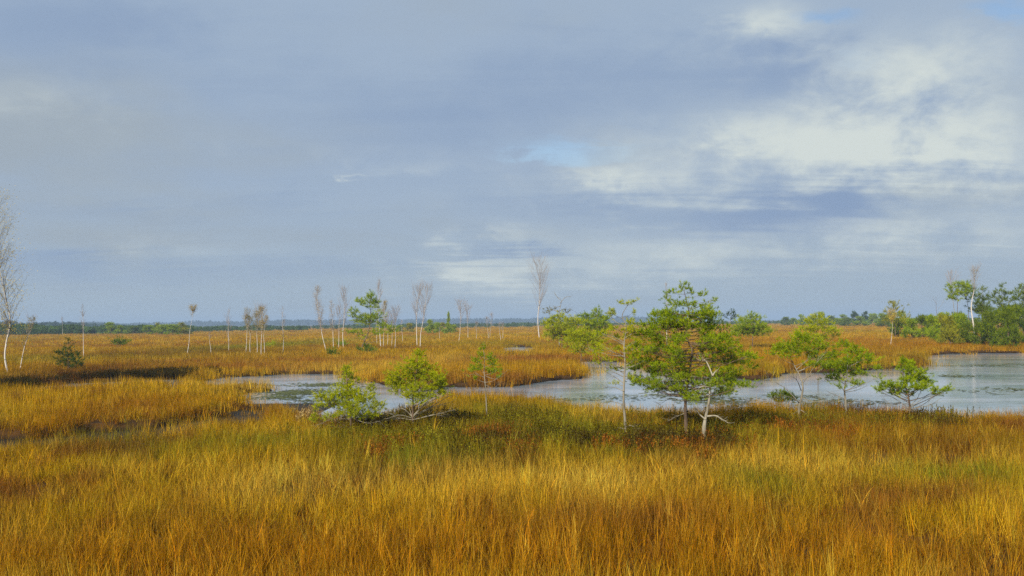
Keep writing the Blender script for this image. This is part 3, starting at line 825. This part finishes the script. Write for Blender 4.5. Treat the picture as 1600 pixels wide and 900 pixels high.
hero_pine('pine_tree', 'bright green pine at the island shore, lowest of the bushes right of the tall birch', (908, 568), [(908, 558), (910, 540), (912, 515)],
          [(900, 528, 10, 6), (914, 520, 11, 6), (898, 540, 10, 5), (918, 534, 12, 6), (930, 542, 10, 6), (906, 548, 12, 5, .7), (938, 548, 7, 4, .6), (893, 520, 7, 4), (908, 530, 13, 6), (922, 526, 11, 6), (890, 532, 9, 5), (932, 534, 10, 5)], 'bright', rad=0.05, seed=14, dens=2.4)
hero_pine('pine_tree', 'rounded pine just left of the grey dying pine on the island', (932, 540), [(932, 530), (931, 510), (934, 484)],
          [(934, 486, 6, 4), (928, 493, 8, 4), (940, 495, 8, 5), (918, 500, 9, 5), (932, 504, 12, 6), (946, 506, 8, 5), (922, 512, 9, 5), (940, 516, 10, 5), (912, 492, 6, 4), (926, 508, 12, 6), (948, 498, 7, 4), (908, 502, 8, 5), (934, 522, 12, 5), (952, 512, 7, 4)], 'mid', rad=0.08, seed=15, dens=2.4)
hero_pine('pine_tree', 'dome-shaped green pine on the plain right of the largest pine', (1176, 543), [(1176, 530), (1176, 510), (1175, 494)],
          [(1175, 495, 8, 4), (1166, 502, 9, 5), (1183, 501, 9, 5), (1158, 511, 9, 5), (1174, 510, 12, 6), (1192, 510, 9, 5), (1164, 520, 11, 5), (1182, 520, 12, 5), (1198, 518, 6, 4), (1150, 520, 7, 4), (1172, 516, 14, 6), (1188, 515, 10, 5), (1160, 516, 10, 5)], 'mid', rad=0.08, seed=16, dens=2.4)
hero_pine('pine_tree', 'small flat-topped pine between the largest pine and the dome-shaped one', (1143, 535), [(1143, 520), (1142, 505), (1143, 488)],
          [(1137, 492, 5, 3), (1146, 488, 6, 3), (1150, 494, 4, 2), (1142, 498, 6, 2, .5)], 'dusky', rad=0.08, seed=17)
hero_pine('pine_tree', 'leaning dark-stemmed pine with stacked clumps among the white birches', (564, 546),
          [(567, 539), (573, 525), (577, 512), (579, 495), (578, 476), (580, 461)],
          [(580, 462, 5, 5), (577, 471, 9, 5), (564, 471, 6, 4), (568, 476, 5, 3), (588, 473, 7, 5), (583, 480, 7, 3), (553, 486, 7, 5, .8), (549, 494, 5, 4, .6), (572, 495, 13, 5), (560, 501, 9, 5), (584, 497, 11, 5), (574, 504, 11, 4), (594, 490, 6, 5, .6),
           (545, 518, 7, 3), (604, 510, 11, 4), (594, 519, 12, 4), (556, 518, 9, 4, .7), (612, 517, 7, 3), (565, 526, 9, 4, .5)], 'mid', rad=0.10, seed=18, dens=2.2)
for i, (bx, by, w, h, pal, lab) in enumerate([(519, 556, 8, 8, 'deep', 'small dark green bush at the foot of the leaning white birch'), (535, 541, 7, 5, 'mid', 'tiny green bush amid the thin birch stems'),
                                               (572, 551, 13, 8, 'deep', 'low green bush under the leaning dark-stemmed pine'), (424, 542, 7, 5, 'bright', 'small bright bush right of the birch clump at left'),
                                               (186, 540, 13, 7, 'deep', 'low dull pine on the left plain far behind the lone small pine')]):
    hero_pine('pine_shrub', lab, (bx, by), [(bx, by - h * .5), (bx, by - h * 1.3)],
              [(bx - w * .5, by - h * .7, w * .6, h * .5), (bx + w * .5, by - h * .6, w * .6, h * .5), (bx, by - h * 1.1, w * .6, h * .5), (bx, by - h * .5, w * .7, h * .4)], pal, rad=0.03, seed=30 + i, cat='shrub', dens=1.5)
# the stand of tall pines at the right edge
RP = [('flat-topped tall pine left of the right-hand white birch', 1499, 531, [(1490, 455, 7, 4), (1500, 452, 8, 4), (1510, 455, 7, 4), (1493, 463, 8, 5), (1505, 461, 9, 5), (1488, 470, 5, 3), (1497, 470, 7, 4)], 'mid'),
      ('dark narrow pine directly behind the right-hand white birch', 1513, 530, [(1512, 453, 7, 4), (1520, 460, 7, 5), (1509, 466, 7, 4), (1516, 472, 6, 4, .6)], 'deep'),
      ('dense dark pine right of the right-hand white birch', 1535, 530, [(1532, 468, 7, 4), (1540, 472, 7, 5), (1530, 478, 8, 5), (1538, 484, 9, 6), (1545, 492, 8, 5), (1540, 458, 4, 3), (1528, 488, 7, 5)], 'deep'),
      ('sparse layered pine standing against the sky near the right edge', 1569, 532, [(1567, 455, 2, 3), (1564, 463, 7, 3), (1575, 466, 7, 3), (1557, 469, 5, 3), (1570, 473, 9, 3), (1560, 478, 8, 3), (1578, 474, 4, 2), (1568, 484, 10, 4), (1586, 473, 4, 2)], 'deep'),
      ('dark pine cut by the right edge of the picture', 1599, 533, [(1600, 458, 4, 4), (1596, 464, 7, 3), (1606, 467, 8, 4), (1594, 472, 7, 4), (1604, 477, 9, 4), (1598, 486, 10, 5), (1612, 488, 10, 5)], 'deep')]
for i, (lab, bx, by, pads, pal) in enumerate(RP):
    top = min(p[1] for p in pads)
    hero_pine('pine_tree', lab, (bx, by), [(bx, by - 12), (bx + 1, (by + top) / 2), (bx + (-1) ** i, top)], pads, pal, rad=0.10, seed=50 + i, depth=1.2, dens=1.9)


# ------------------------------------------------------------------ repeated bushes and far pines (shared meshes)
def bush_meshes(seed, h, w, pal, kind):
    rg = np.random.default_rng(seed); nd, lm = MB(), MB()
    n = 20 if kind == 'bush' else 12
    T = np.array([[0, 0, -0.15], [0.03 * w, 0, h * 0.4], [-0.03 * w, 0.02, h * 0.95]])
    lm.tube(smooth_path(T, 6), h * 0.022 * (1 - 0.8 * np.linspace(0, 1, 6)), 5)
    for k in range(n):
        zf = rg.uniform(0.14, 0.97) if kind == 'bush' else rg.uniform(0.45, 1.0)
        rr = w / 2 * (1.05 - zf ** 1.6 * 0.9) * math.sqrt(rg.uniform(0.1, 1)); a = rg.uniform(0, 6.28)
        c = np.array([rr * math.cos(a), rr * math.sin(a), zf * h])
        lm.tube([[0, 0, zf * h * 0.7], c * np.array([.5, .5, .93]), c], [h * .009, h * .006, h * .003], 4)
        R = np.array([w * .21, w * .21, h * .11]); m = 20
        q = rg.normal(size=(m, 3)); q /= np.linalg.norm(q, axis=1)[:, None]; q *= rg.uniform(0.3, 1.1, m)[:, None]
        needles(nd, c + q * R, q * 0.8 + np.array([0, 0, .6]), 13, 0.10 * h ** 0.5 * w ** 0.5, 0.018 * h, pal, rg)
    return lm.mesh('trunk', M_PINEBARK, True), nd.mesh('crown', M_NEEDLE)


BUSH = {p: [bush_meshes(200 + 10 * i + j, 1.0, 1.0, p, 'bush') for j in range(3)] for i, p in enumerate(('deep', 'mid', 'olive', 'dusky'))}
PINEV = {p: [bush_meshes(300 + 10 * i + j, 1.0, 0.6, p, 'pine') for j in range(3)] for i, p in enumerate(('deep', 'mid', 'dusky'))}


def place_bush(lib, name, px, py, top, wpx, pal, label, cat, group, k):
    g = at(px, py, 0.25); d = math.hypot(g[0], g[1]); s = d / FPX
    h = (py - top) * s + 0.25; w = wpx * s
    gz = float(ground_z(np.array([g[0]]), np.array([g[1]]))[0])
    o = thing(name, label, cat, (g[0], g[1], gz), random.uniform(0, 6.28), group)
    tr, cr = lib[pal][k % 3]; base_w = 1.0 if lib is BUSH else 0.6
    for nm, me in (('trunk', tr), ('crown', cr)):
        c = link(nm, me, o)
    o.scale = (w / base_w, w / base_w, h)
    return o


ORD = 'first second third fourth fifth sixth seventh eighth ninth tenth eleventh twelfth thirteenth fourteenth fifteenth sixteenth seventeenth eighteenth nineteenth twentieth twenty-first twenty-second twenty-third'.split()


def row(specs, label, group):
    global k
    for i, (px, py, top, w, pal) in enumerate(sorted(specs)):
        place_bush(BUSH, 'pine_bush', px, py, top, w, pal, label % (SHADE[pal], ORD[i]), 'bush', group, k); k += 1


SHADE = {'mid': 'green', 'deep': 'deep green', 'olive': 'olive green', 'dusky': 'dark dull green'}
k = 0
LAB = 'dense %s pine bush, %s from left in the thicket under tall pines'
row([(1405, 527, 498, 26, 'mid'), (1425, 530, 502, 28, 'mid'), (1440, 528, 496, 28, 'deep'), (1458, 534, 498, 30, 'mid'), (1470, 530, 494, 28, 'olive'), (1484, 538, 500, 32, 'olive'), (1500, 533, 494, 30, 'mid'),
                            (1510, 538, 508, 28, 'deep'), (1534, 539, 508, 30, 'deep'), (1545, 540, 492, 36, 'deep'), (1560, 536, 488, 36, 'deep'), (1576, 542, 490, 36, 'deep'), (1592, 538, 486, 36, 'deep'), (1612, 540, 496, 34, 'dusky'),
                            (1475, 520, 491, 24, 'mid'), (1535, 522, 484, 30, 'deep'), (1585, 522, 482, 34, 'deep'), (1450, 520, 496, 24, 'mid'), (1626, 540, 484, 40, 'deep'),
                            (1496, 524, 492, 26, 'deep'), (1415, 520, 500, 24, 'olive')], LAB, 'bushes of the right-hand thicket')
LAB = 'low %s pine, %s from left in the row along the right horizon'
row([(1228, 509, 496, 16, 'deep'), (1252, 508, 493, 16, 'mid'), (1283, 507, 488, 14, 'mid'), (1300, 508, 494, 18, 'deep'), (1318, 507, 493, 18, 'mid'), (1336, 507, 487, 14, 'dusky'), (1352, 507, 489, 16, 'dusky'), (1364, 508, 491, 18, 'mid'),
                            (1378, 509, 492, 22, 'mid'), (1394, 510, 491, 24, 'deep'), (1268, 508, 494, 18, 'mid'), (1344, 510, 496, 22, 'mid'), (1326, 510, 497, 20, 'deep'), (1408, 512, 490, 26, 'mid'), (1384, 512, 494, 22, 'deep'), (1240, 508, 497, 12, 'mid'), (1310, 510, 498, 20, 'mid'), (1290, 510, 498, 20, 'deep')], LAB, 'low pines along the right horizon')
hero_pine('pine_tree', 'taller thin layered pine rising behind the small yellow birch at right', (1399, 528), [(1399, 515), (1398, 495), (1398, 474)],
          [(1397, 475, 4, 2), (1393, 480, 7, 3), (1404, 481, 7, 3), (1398, 486, 9, 3), (1390, 490, 7, 3), (1408, 489, 7, 3), (1398, 496, 10, 4), (1410, 499, 8, 4), (1388, 501, 7, 4), (1402, 506, 11, 4)], 'olive', rad=0.09, seed=60)
LAB = 'low %s pine, %s from left behind the paired white birches'
row([(672, 522, 501, 18, 'mid'), (683, 521, 503, 16, 'mid'), (700, 522, 506, 18, 'mid'), (692, 519, 505, 14, 'olive'), (640, 520, 506, 16, 'olive'), (625, 520, 508, 14, 'mid'), (708, 520, 507, 14, 'mid')], LAB, 'low pines behind the paired birches')
place_bush(PINEV, 'pine_tree', 701, 519, 490, 7, 'mid', 'tiny pointed pine right of the paired white birches', 'pine tree', None, 2)
LAB = '%s pine bush, %s from left at the far edge of the left plain'
row([(172, 523, 505, 20, 'mid'), (188, 523, 510, 18, 'mid'), (232, 523, 509, 24, 'mid'), (255, 523, 507, 26, 'mid'), (270, 524, 508, 26, 'mid'), (284, 523, 506, 24, 'olive'), (208, 522, 511, 22, 'deep'), (246, 522, 506, 16, 'olive')], LAB, 'bushes at the edge of the left plain')


# ------------------------------------------------------------------ birches
def birch(label, bx, by, tx, ty, w, start=0.35, dens=1.0, leaves=None, name='birch_tree', rad=None, twig=(0.28, 0.235, 0.205), curve=0.0, seed=0, group=None, leafspan=(0.4, 1.0), via=None, basez=0.28, droop=0.0, trunk_mat=None, cat='birch tree'):
    rg = np.random.default_rng(5000 + seed)
    g = at(bx, by, basez); d = math.hypot(g[0], g[1]); s = d / FPX
    gz = float(ground_z(np.array([g[0]]), np.array([g[1]]))[0])
    root = thing(name, label, cat, (g[0], g[1], gz), 0, group)
    curve = curve or rg.normal() * 0.06 * 8 * (tx != bx) * 0.4
    H = (by - ty) * s + basez; dx = (tx - bx) * s; Wm = w * s
    rad = rad or max(0.030, 0.0075 * H)
    pts = [np.array([-0.05 * dx, 0, -0.15])]
    if via:
        pts += [np.array([(a - bx) * s, rg.normal() * 0.01 * H, (by - b) * s + basez]) for a, b in via]
    else:
        for t in (0.25, 0.5, 0.75):
            pts.append(np.array([dx * (t + curve * math.sin(math.pi * t)) + rg.normal() * 0.010 * H, rg.normal() * 0.015 * H, H * t]))
    pts.append(np.array([dx, 0, H]))
    T = smooth_path(pts, 28); tr = rad * (1 - 0.93 * np.linspace(0, 1, 28) ** 0.85)
    mb = MB(); mb.tube(T, tr, 7)
    link('trunk', mb.mesh('trunk', trunk_mat or M_BIRCH, True), root)
    tw, lf = MB(), MB(); tips = []
    nb = int(40 * dens); tr_w = max(0.006, 0.125 * s)
    for i in range(nb):
        f = start + (0.97 - start) * rg.uniform() ** 0.85; p0 = T[int(f * 27)]
        a = rg.uniform(0, 6.283)
        u = (f - start) / (1 - start)
        prof = math.sin(math.pi * (0.16 + 0.80 * u)) ** 0.9
        reach = Wm / 2 * prof * rg.uniform(0.5, 1.1)
        rise = min(reach * rg.uniform(1.1, 2.3) + 0.02 * H, max(0.02 * H, (H * 1.02 - p0[2])))
        dirv = np.array([math.cos(a) * reach, math.sin(a) * reach, rise]); ln2 = np.linalg.norm(dirv); dirv /= ln2
        p1 = p0 + dirv * ln2 * 0.5; p2 = p0 + dirv * ln2 + np.array([0, 0, 0.10 * ln2 - droop * ln2])
        c = np.array(twig) * rg.uniform(0.75, 1.25)
        r0 = max(tr_w * 0.55, tr[int(f * 27)] * 0.38)
        tw.tube([p0, p1, p2], [r0, r0 * 0.6, tr_w * 0.35], 4, c)
        for j in range(7):
            t = rg.uniform(0.25, 1.0); b0 = p0 + (p2 - p0) * t
            e = dirv * 0.9 + rg.normal(size=3) * 0.30 + np.array([0, 0, 0.30 - 1.3 * droop]); l3 = ln2 * rg.uniform(0.22, 0.5)
            tw.tube([b0, b0 + e * l3 * .5, b0 + e * l3 + np.array([0, 0, -droop * l3])], [tr_w * .5, tr_w * .4, tr_w * .25], 3, c * 1.05)
            tips.append((b0 + e * l3, f)); tips.append((b0 + e * l3 * .5, f))
    link('branches', tw.mesh('branches', M_TWIG, True), root)
    if leaves:
        colr, dn = leaves
        P = np.array([t[0] for t in tips if leafspan[0] <= t[0][2] / H <= leafspan[1]])
        if len(P):
            m = int(len(P) * dn * 3); idx = rg.integers(0, len(P), m)
            Q = P[idx] + rg.normal(size=(m, 3)) * 0.02 * H
            C = np.array(colr) * np.clip(1 + .25 * rg.normal(size=(m, 1)), .4, 1.7)
            sz = max(0.05, 0.9 * s)
            lf.blades(Q, rg.normal(size=(m, 3)) + np.array([0, 0, -.6]), sz, sz * 0.7, C)
            link('crown', lf.mesh('crown', M_LEAF), root)
    return root


YEL = (0.60, 0.45, 0.04); OCH = (0.40, 0.30, 0.06); OLV = (0.26, 0.22, 0.03); BEI = (0.42, 0.33, 0.19)
GRP = 'pale birches of the middle clump'
B = [('tallest bare birch with a white trunk, alone in the middle of the plain', 843, 528, 845, 405, 36, .30, 1.5, None, {}),
     ('white birch leaning left with a narrow beige top, leftmost of the middle clump', 510, 546, 498, 450, 13, .30, 1.3, (BEI, .7), {}),
     ('thin pale birch just right of the left-leaning white birch', 521, 544, 517, 472, 12, .35, .8, (BEI, .25), {}),
     ('slim grey birch between two thicker stems left of the leaning pine', 529, 544, 531, 478, 13, .35, .8, None, {}),
     ('bare feathery birch immediately left of the leaning dark-stemmed pine', 537, 544, 538, 452, 22, .35, 1.3, None, {}),
     ('tallest birch of the middle clump, rising behind the leaning pine', 595, 542, 592, 438, 16, .35, 1.2, None, {}),
     ('birch with yellowish leaves close behind the leaning pine', 599, 541, 601, 472, 14, .35, 1.0, (OCH, .8), {}),
     ('short thin birch stem in front of the leaning pine clump', 589, 538, 589, 498, 8, .5, .5, None, {}),
     ('thin white stem first to the right of the leaning pine', 605, 539, 607, 486, 12, .5, .7, None, {}),
     ('thin white stem second to the right of the leaning pine', 611, 540, 613, 492, 10, .5, .6, None, {}),
     ('bare twiggy birch third to the right of the leaning pine', 617, 541, 620, 480, 17, .5, 1.0, None, {}),
     ('short slight birch stem between the middle clump and the paired birches', 629, 534, 628, 500, 6, .5, .4, None, {}),
     ('left one of the paired white birches, upright', 652, 540, 657, 447, 22, .40, 1.3, None, {}),
     ('right one of the paired white birches, leaning right', 657, 541, 670, 445, 26, .40, 1.4, None, {}),
     ('small curved white birch right of the paired birches', 716, 535, 720, 472, 20, .45, .9, None, {'curve': .25}),
     ('faint bare birch right behind the small curved birch', 731, 529, 731, 478, 15, .45, .8, None, {}),
     ('thin pale stem right of the small curved birch', 745, 530, 744, 503, 7, .5, .4, None, {}),
     ('thin pale stem, left of two close ones near the small far pool', 763, 529, 761, 496, 8, .5, .5, None, {}),
     ('thin pale stem, right of two close ones near the small far pool', 766, 528, 768, 490, 8, .5, .5, None, {}),
     ('short white stem directly left of the small far pool', 782, 533, 780, 506, 7, .5, .4, None, {}),
     ('short white stem just above the small far pool', 786, 529, 785, 504, 6, .5, .4, None, {}),
     ('stubby pale stem between the paired birches and the curved birch', 687, 531, 687, 512, 5, .6, .3, None, {}),
     ('tall birch cut by the left edge, with drooping twigs and yellow leaves', 12, 581, -30, 262, 52, .28, 2.6, (YEL, 1.0), {'via': [(10, 563), (12, 540), (13, 512), (9, 480), (2, 435), (-10, 360)], 'droop': .22, 'leafspan': (.2, .8), 'rad': .055, 'twig': (.13, .11, .085)}),
     ('small birch leaning right beside the tall left-edge birch', 31, 577, 50, 505, 16, .45, .8, (OLV, .3), {}),
     ('white-stemmed thin birch on the left plain right of the lone small pine', 131, 557, 129, 483, 9, .45, .7, None, {}),
     ('faint thin stem at the far edge of the left plain', 98, 523, 98, 498, 4, .5, .4, None, {}),
     ('right-leaning birch with a yellow tuft on top, on the left plain', 292, 551, 301, 483, 10, .78, .5, (OCH, .9), {'leafspan': (.80, 1.05)}),
     ('short broken birch stem right of the yellow-tufted birch', 329, 552, 327, 522, 6, .5, .4, None, {}),
     ('dark leafless sapling between the yellow-tufted birch and the ochre birch clump', 357, 547, 358, 486, 12, .2, .8, None, {}),
     ('leftmost stem of the ochre birch clump at left', 384, 550, 386, 484, 11, .45, .8, (OLV, .5), {}),
     ('bent second stem of the ochre birch clump at left', 391, 551, 387, 496, 16, .5, .9, (OLV, .9), {'curve': -.2}),
     ('third stem of the ochre birch clump, olive leaves', 402, 551, 403, 490, 16, .5, .9, (OLV, .9), {}),
     ('tallest white stem of the ochre birch clump at left', 408, 554, 410, 482, 20, .45, 1.1, (OCH, .9), {}),
     ('rightmost thin stem of the ochre birch clump at left', 413, 551, 415, 496, 12, .5, .7, (OCH, .6), {}),
     ('faint lone bare birch right of the ochre birch clump', 442, 549, 442, 482, 9, .4, .6, None, {}),
     ('small curved birch with yellow leaves on top, at right above the grassy point', 1391, 537, 1395, 488, 12, .62, .8, (YEL, 1.2), {'curve': .3, 'leafspan': (.6, 1.0)}),
     ('white-trunked birch standing out among the tall pines at right', 1522, 537, 1525, 432, 24, .72, .7, (OLV, .35), {'rad': .10}),
     ('bare dead birch above the flat-topped pine at right', 1494, 522, 1487, 434, 20, .55, .8, None, {'trunk_mat': M_GREYBARK}),
     ('bare reddish birch top showing above the left side of the largest pine', 1042, 540, 1042, 441, 9, .4, .8, None, {})]
for i, (lab, bx, by, tx, ty, w, st, dn, lv, kw) in enumerate(B):
    birch(lab, bx, by, tx, ty, w, st, dn, lv, seed=i, **kw)
hero_pine('dead_pine', 'gnarled dead pine with level bare branches right of the tallest birch', (874, 540), [(874, 520), (873, 500), (875, 484), (878, 472), (875, 464)], [(861, 482, 6, 3, .5), (885, 487, 6, 3, .6), (858, 487, 6, 3, .4)],
          'dull', dead=[[(874, 486), (884, 483), (898, 485)], [(874, 487), (864, 484), (852, 485)], [(876, 474), (884, 465), (894, 464)], [(875, 468), (870, 462), (868, 458)], [(877, 478), (870, 480), (866, 478)]],
          bark=M_GREYBARK, rad=0.09, seed=70, cat='dead tree', dead_r=0.5)
hero_pine('dead_pine', 'short dark dead stem sticking up left of the right-hand pines', (1467, 528), [(1467, 510), (1466, 490), (1466, 468)], [], dead=[[(1466, 480), (1460, 474), (1457, 470)], [(1467, 486), (1473, 480), (1476, 474)]],
          rad=0.07, seed=71, cat='dead tree')


# ------------------------------------------------------------------ far woods
def far_conifer(seed, tiers=7):
    rg = np.random.default_rng(seed); mb = MB()
    mb.tube([[0, 0, -0.02], [0, 0, 0.5], [0, 0, 0.95]], [0.015, 0.012, 0.004], 4, (0.35, 0.3, 0.25))
    n = 260
    z = rg.uniform(0.10, 1.0, n); prof = (1 - z) ** 0.7 * 0.22 + 0.02
    a = rg.uniform(0, 6.28, n); r = prof * np.sqrt(rg.uniform(0.05, 1, n)); P = np.stack([r * np.cos(a), r * np.sin(a), z], 1)
    D = np.stack([np.cos(a), np.sin(a), rg.uniform(-0.3, 0.8, n)], 1) + rg.normal(size=(n, 3)) * 0.35
    mb.blades(P, D, rg.uniform(0.06, 0.12, n), 0.05, np.repeat(np.clip(1 + .25 * rg.normal(size=(n, 1)), .4, 1.7), 3, 1))
    return mb.mesh('far_conifer', M_SHRUB)


def far_round(seed):
    rg = np.random.default_rng(seed); mb = MB()
    mb.tube([[0, 0, -0.02], [0.01, 0, 0.4], [0, 0, 0.7]], [0.02, 0.015, 0.006], 4, (0.4, 0.35, 0.3))
    n = 300
    c = np.array([[rg.normal() * .16, rg.normal() * .16, rg.uniform(.35, .82)] for _ in range(7)])
    q = rg.normal(size=(n, 3)); q /= np.linalg.norm(q, axis=1)[:, None]
    P = c[rg.integers(0, 7, n)] + q * 0.17 * rg.uniform(.4, 1, n)[:, None]
    mb.blades(P, q + rg.normal(size=(n, 3)) * .4, rg.uniform(0.06, 0.11, n), 0.06, np.repeat(np.clip(1 + .25 * rg.normal(size=(n, 1)), .4, 1.7), 3, 1))
    return mb.mesh('far_round', M_SHRUB)


woods = variant_collection('woods', [far_conifer(1), far_conifer(2), far_conifer(3), far_round(4), far_round(5)])


def az_of(px): return math.atan2(*[ray(px, 505)[i] for i in (0, 1)])


def wood(name, label, spans, tint, per_deg):
    P, S, Tn = [], [], []
    for px0, px1, d0, d1, h0, h1, dens in spans:
        a0, a1 = az_of(px0), az_of(px1); n = int(dens * per_deg * math.degrees(a1 - a0))
        a = RNG.uniform(a0, a1, n); d = np.sqrt(RNG.uniform(d0 * d0, d1 * d1, n)); t = (a - a0) / (a1 - a0)
        h = (0.84 if d0 > 700 else 1.0) * (h0 + (h1 - h0) * t) * RNG.uniform(0.72, 1.12, n) * (0.8 + 0.4 * fbm(a * 60, a * 0 + d0, 9, 2))
        P.append(np.stack([d * np.sin(a), d * np.cos(a), np.full(n, -0.05)], 1)); S.append(h)
    P, S = np.concatenate(P), np.concatenate(S); n = len(S)
    t = np.asarray(tint) * np.clip(1 + .25 * RNG.normal(size=(n, 1)), .4, 1.6)
    w = S * RNG.uniform(1.0, 1.5, n)
    rot = np.stack([np.zeros(n), np.zeros(n), RNG.uniform(0, 6.28, n)], 1)
    scatter(name, woods, 5, P, rot, np.stack([w, w, S], 1), t, label)


wood('distant_forest', 'hazy blue distant forest along the horizon',
     [(-120, 160, 1900, 2500, 15, 12, 1.0), (150, 330, 2000, 2600, 10, 14, 1.0), (320, 500, 1900, 2500, 14, 14, 1.0), (490, 700, 2000, 2600, 14, 13, 1.0), (690, 860, 2000, 2600, 13, 15, 1.0), (850, 1040, 2000, 2600, 15, 15, 1.0),
      (1035, 1075, 2400, 2800, 12, 6, .7), (1060, 1720, 3000, 3600, 4, 5, .5)], (0.045, 0.070, 0.028), 85)
wood('left_forest', 'dark green forest edge at the far left', [(-120, 150, 800, 1000, 8.5, 6.5, 1.0), (140, 215, 1000, 1200, 7.5, 5, .6)], (0.040, 0.075, 0.025), 80)
wood('bog_thicket', 'low green thicket of stunted pines beyond the left plain', [(-120, 130, 330, 430, 3.4, 2.9, 1.0), (120, 300, 330, 440, 2.7, 2.5, 1.0), (290, 480, 380, 560, 2.4, 2.3, .8), (470, 830, 450, 800, 2.3, 2.6, .55), (820, 1230, 500, 900, 2.4, 2.2, .35),
                                                                                 (1220, 1720, 420, 800, 2.6, 3.0, .5)], (0.085, 0.140, 0.030), 130)


# ------------------------------------------------------------------ floating weed on the ponds
def make_pads():
    rg = np.random.default_rng(3); mb = MB(); V = []
    k = 7
    for i in range(18):
        r = rg.uniform(0.03, 0.075); c = rg.normal(size=2) * 0.30
        V = [[c[0] + r * math.cos(t) * rg.uniform(.7, 1.2), c[1] + r * math.sin(t) * rg.uniform(.7, 1.2), rg.uniform(0.004, 0.016)] for t in np.linspace(0, 6.283, k, endpoint=False)]
        mb.add(V, [tuple(range(k))], np.full(3, rg.uniform(.7, 1.25)))
    return mb.mesh('weed_mat', M_SHRUB)


weedc = variant_collection('weed', [make_pads()])
WP = []
for px, py, rx, ry, n in [(465, 600, 26, 3, 55), (440, 607, 20, 1.5, 22), (350, 592, 40, 2.5, 60), (500, 590, 40, 2, 34), (480, 613, 14, 1.2, 8), (1500, 577, 14, 1.0, 10), (1530, 562, 60, 2, 14), (1570, 596, 60, 2, 10), (1130, 612, 40, 6, 26), (1300, 612, 60, 6, 20),
                          (1000, 606, 60, 3, 8), (770, 610, 60, 1.5, 26), (900, 610, 60, 2, 6), (1060, 606, 50, 5, 16)]:
    p = Patch(px, py, rx, ry)
    q = RNG.normal(size=(n, 2)) * .6; WP.append(np.stack([p.c[0] + q[:, 0] * p.rx, p.c[1] + q[:, 1] * p.ry], 1))
WP = np.concatenate(WP); n = len(WP)
scatter('floating_weed', weedc, 1, np.column_stack([WP, np.full(n, WATER_Z + 0.002)]), np.stack([np.zeros(n), np.zeros(n), RNG.uniform(0, 6.28, n)], 1), np.stack([RNG.uniform(.7, 2.0, n), RNG.uniform(.7, 1.6, n), np.ones(n)], 1),
        np.array([0.14, 0.16, 0.075]) * np.clip(1 + .3 * RNG.normal(size=(n, 1)), .4, 1.6), 'floating green weed mats on the ponds')

# ------------------------------------------------------------------ haze
HZ = bpy.data.meshes.new('haze')
x0, x1, y0, y1, z0, z1 = -6100, 6100, -6100, 6100, -1.7, 26
HZ.from_pydata([(x0, y0, z0), (x1, y0, z0), (x1, y1, z0), (x0, y1, z0), (x0, y0, z1), (x1, y0, z1), (x1, y1, z1), (x0, y1, z1)], [],
               [(3, 2, 1, 0), (4, 5, 6, 7), (0, 1, 5, 4), (1, 2, 6, 5), (2, 3, 7, 6), (3, 0, 4, 7)])
mt, nt, out = mat_new('haze_air')
pv = nt.nodes.new('ShaderNodeVolumePrincipled'); pv.inputs['Color'].default_value = (0.50, 0.68, 0.95, 1)
pv.inputs['Density'].default_value = 0.00045; pv.inputs['Anisotropy'].default_value = 0.0
nt.links.new(pv.outputs[0], out.inputs['Volume'])
HZ.materials.append(mt)
link('haze', HZ, kind='stuff')
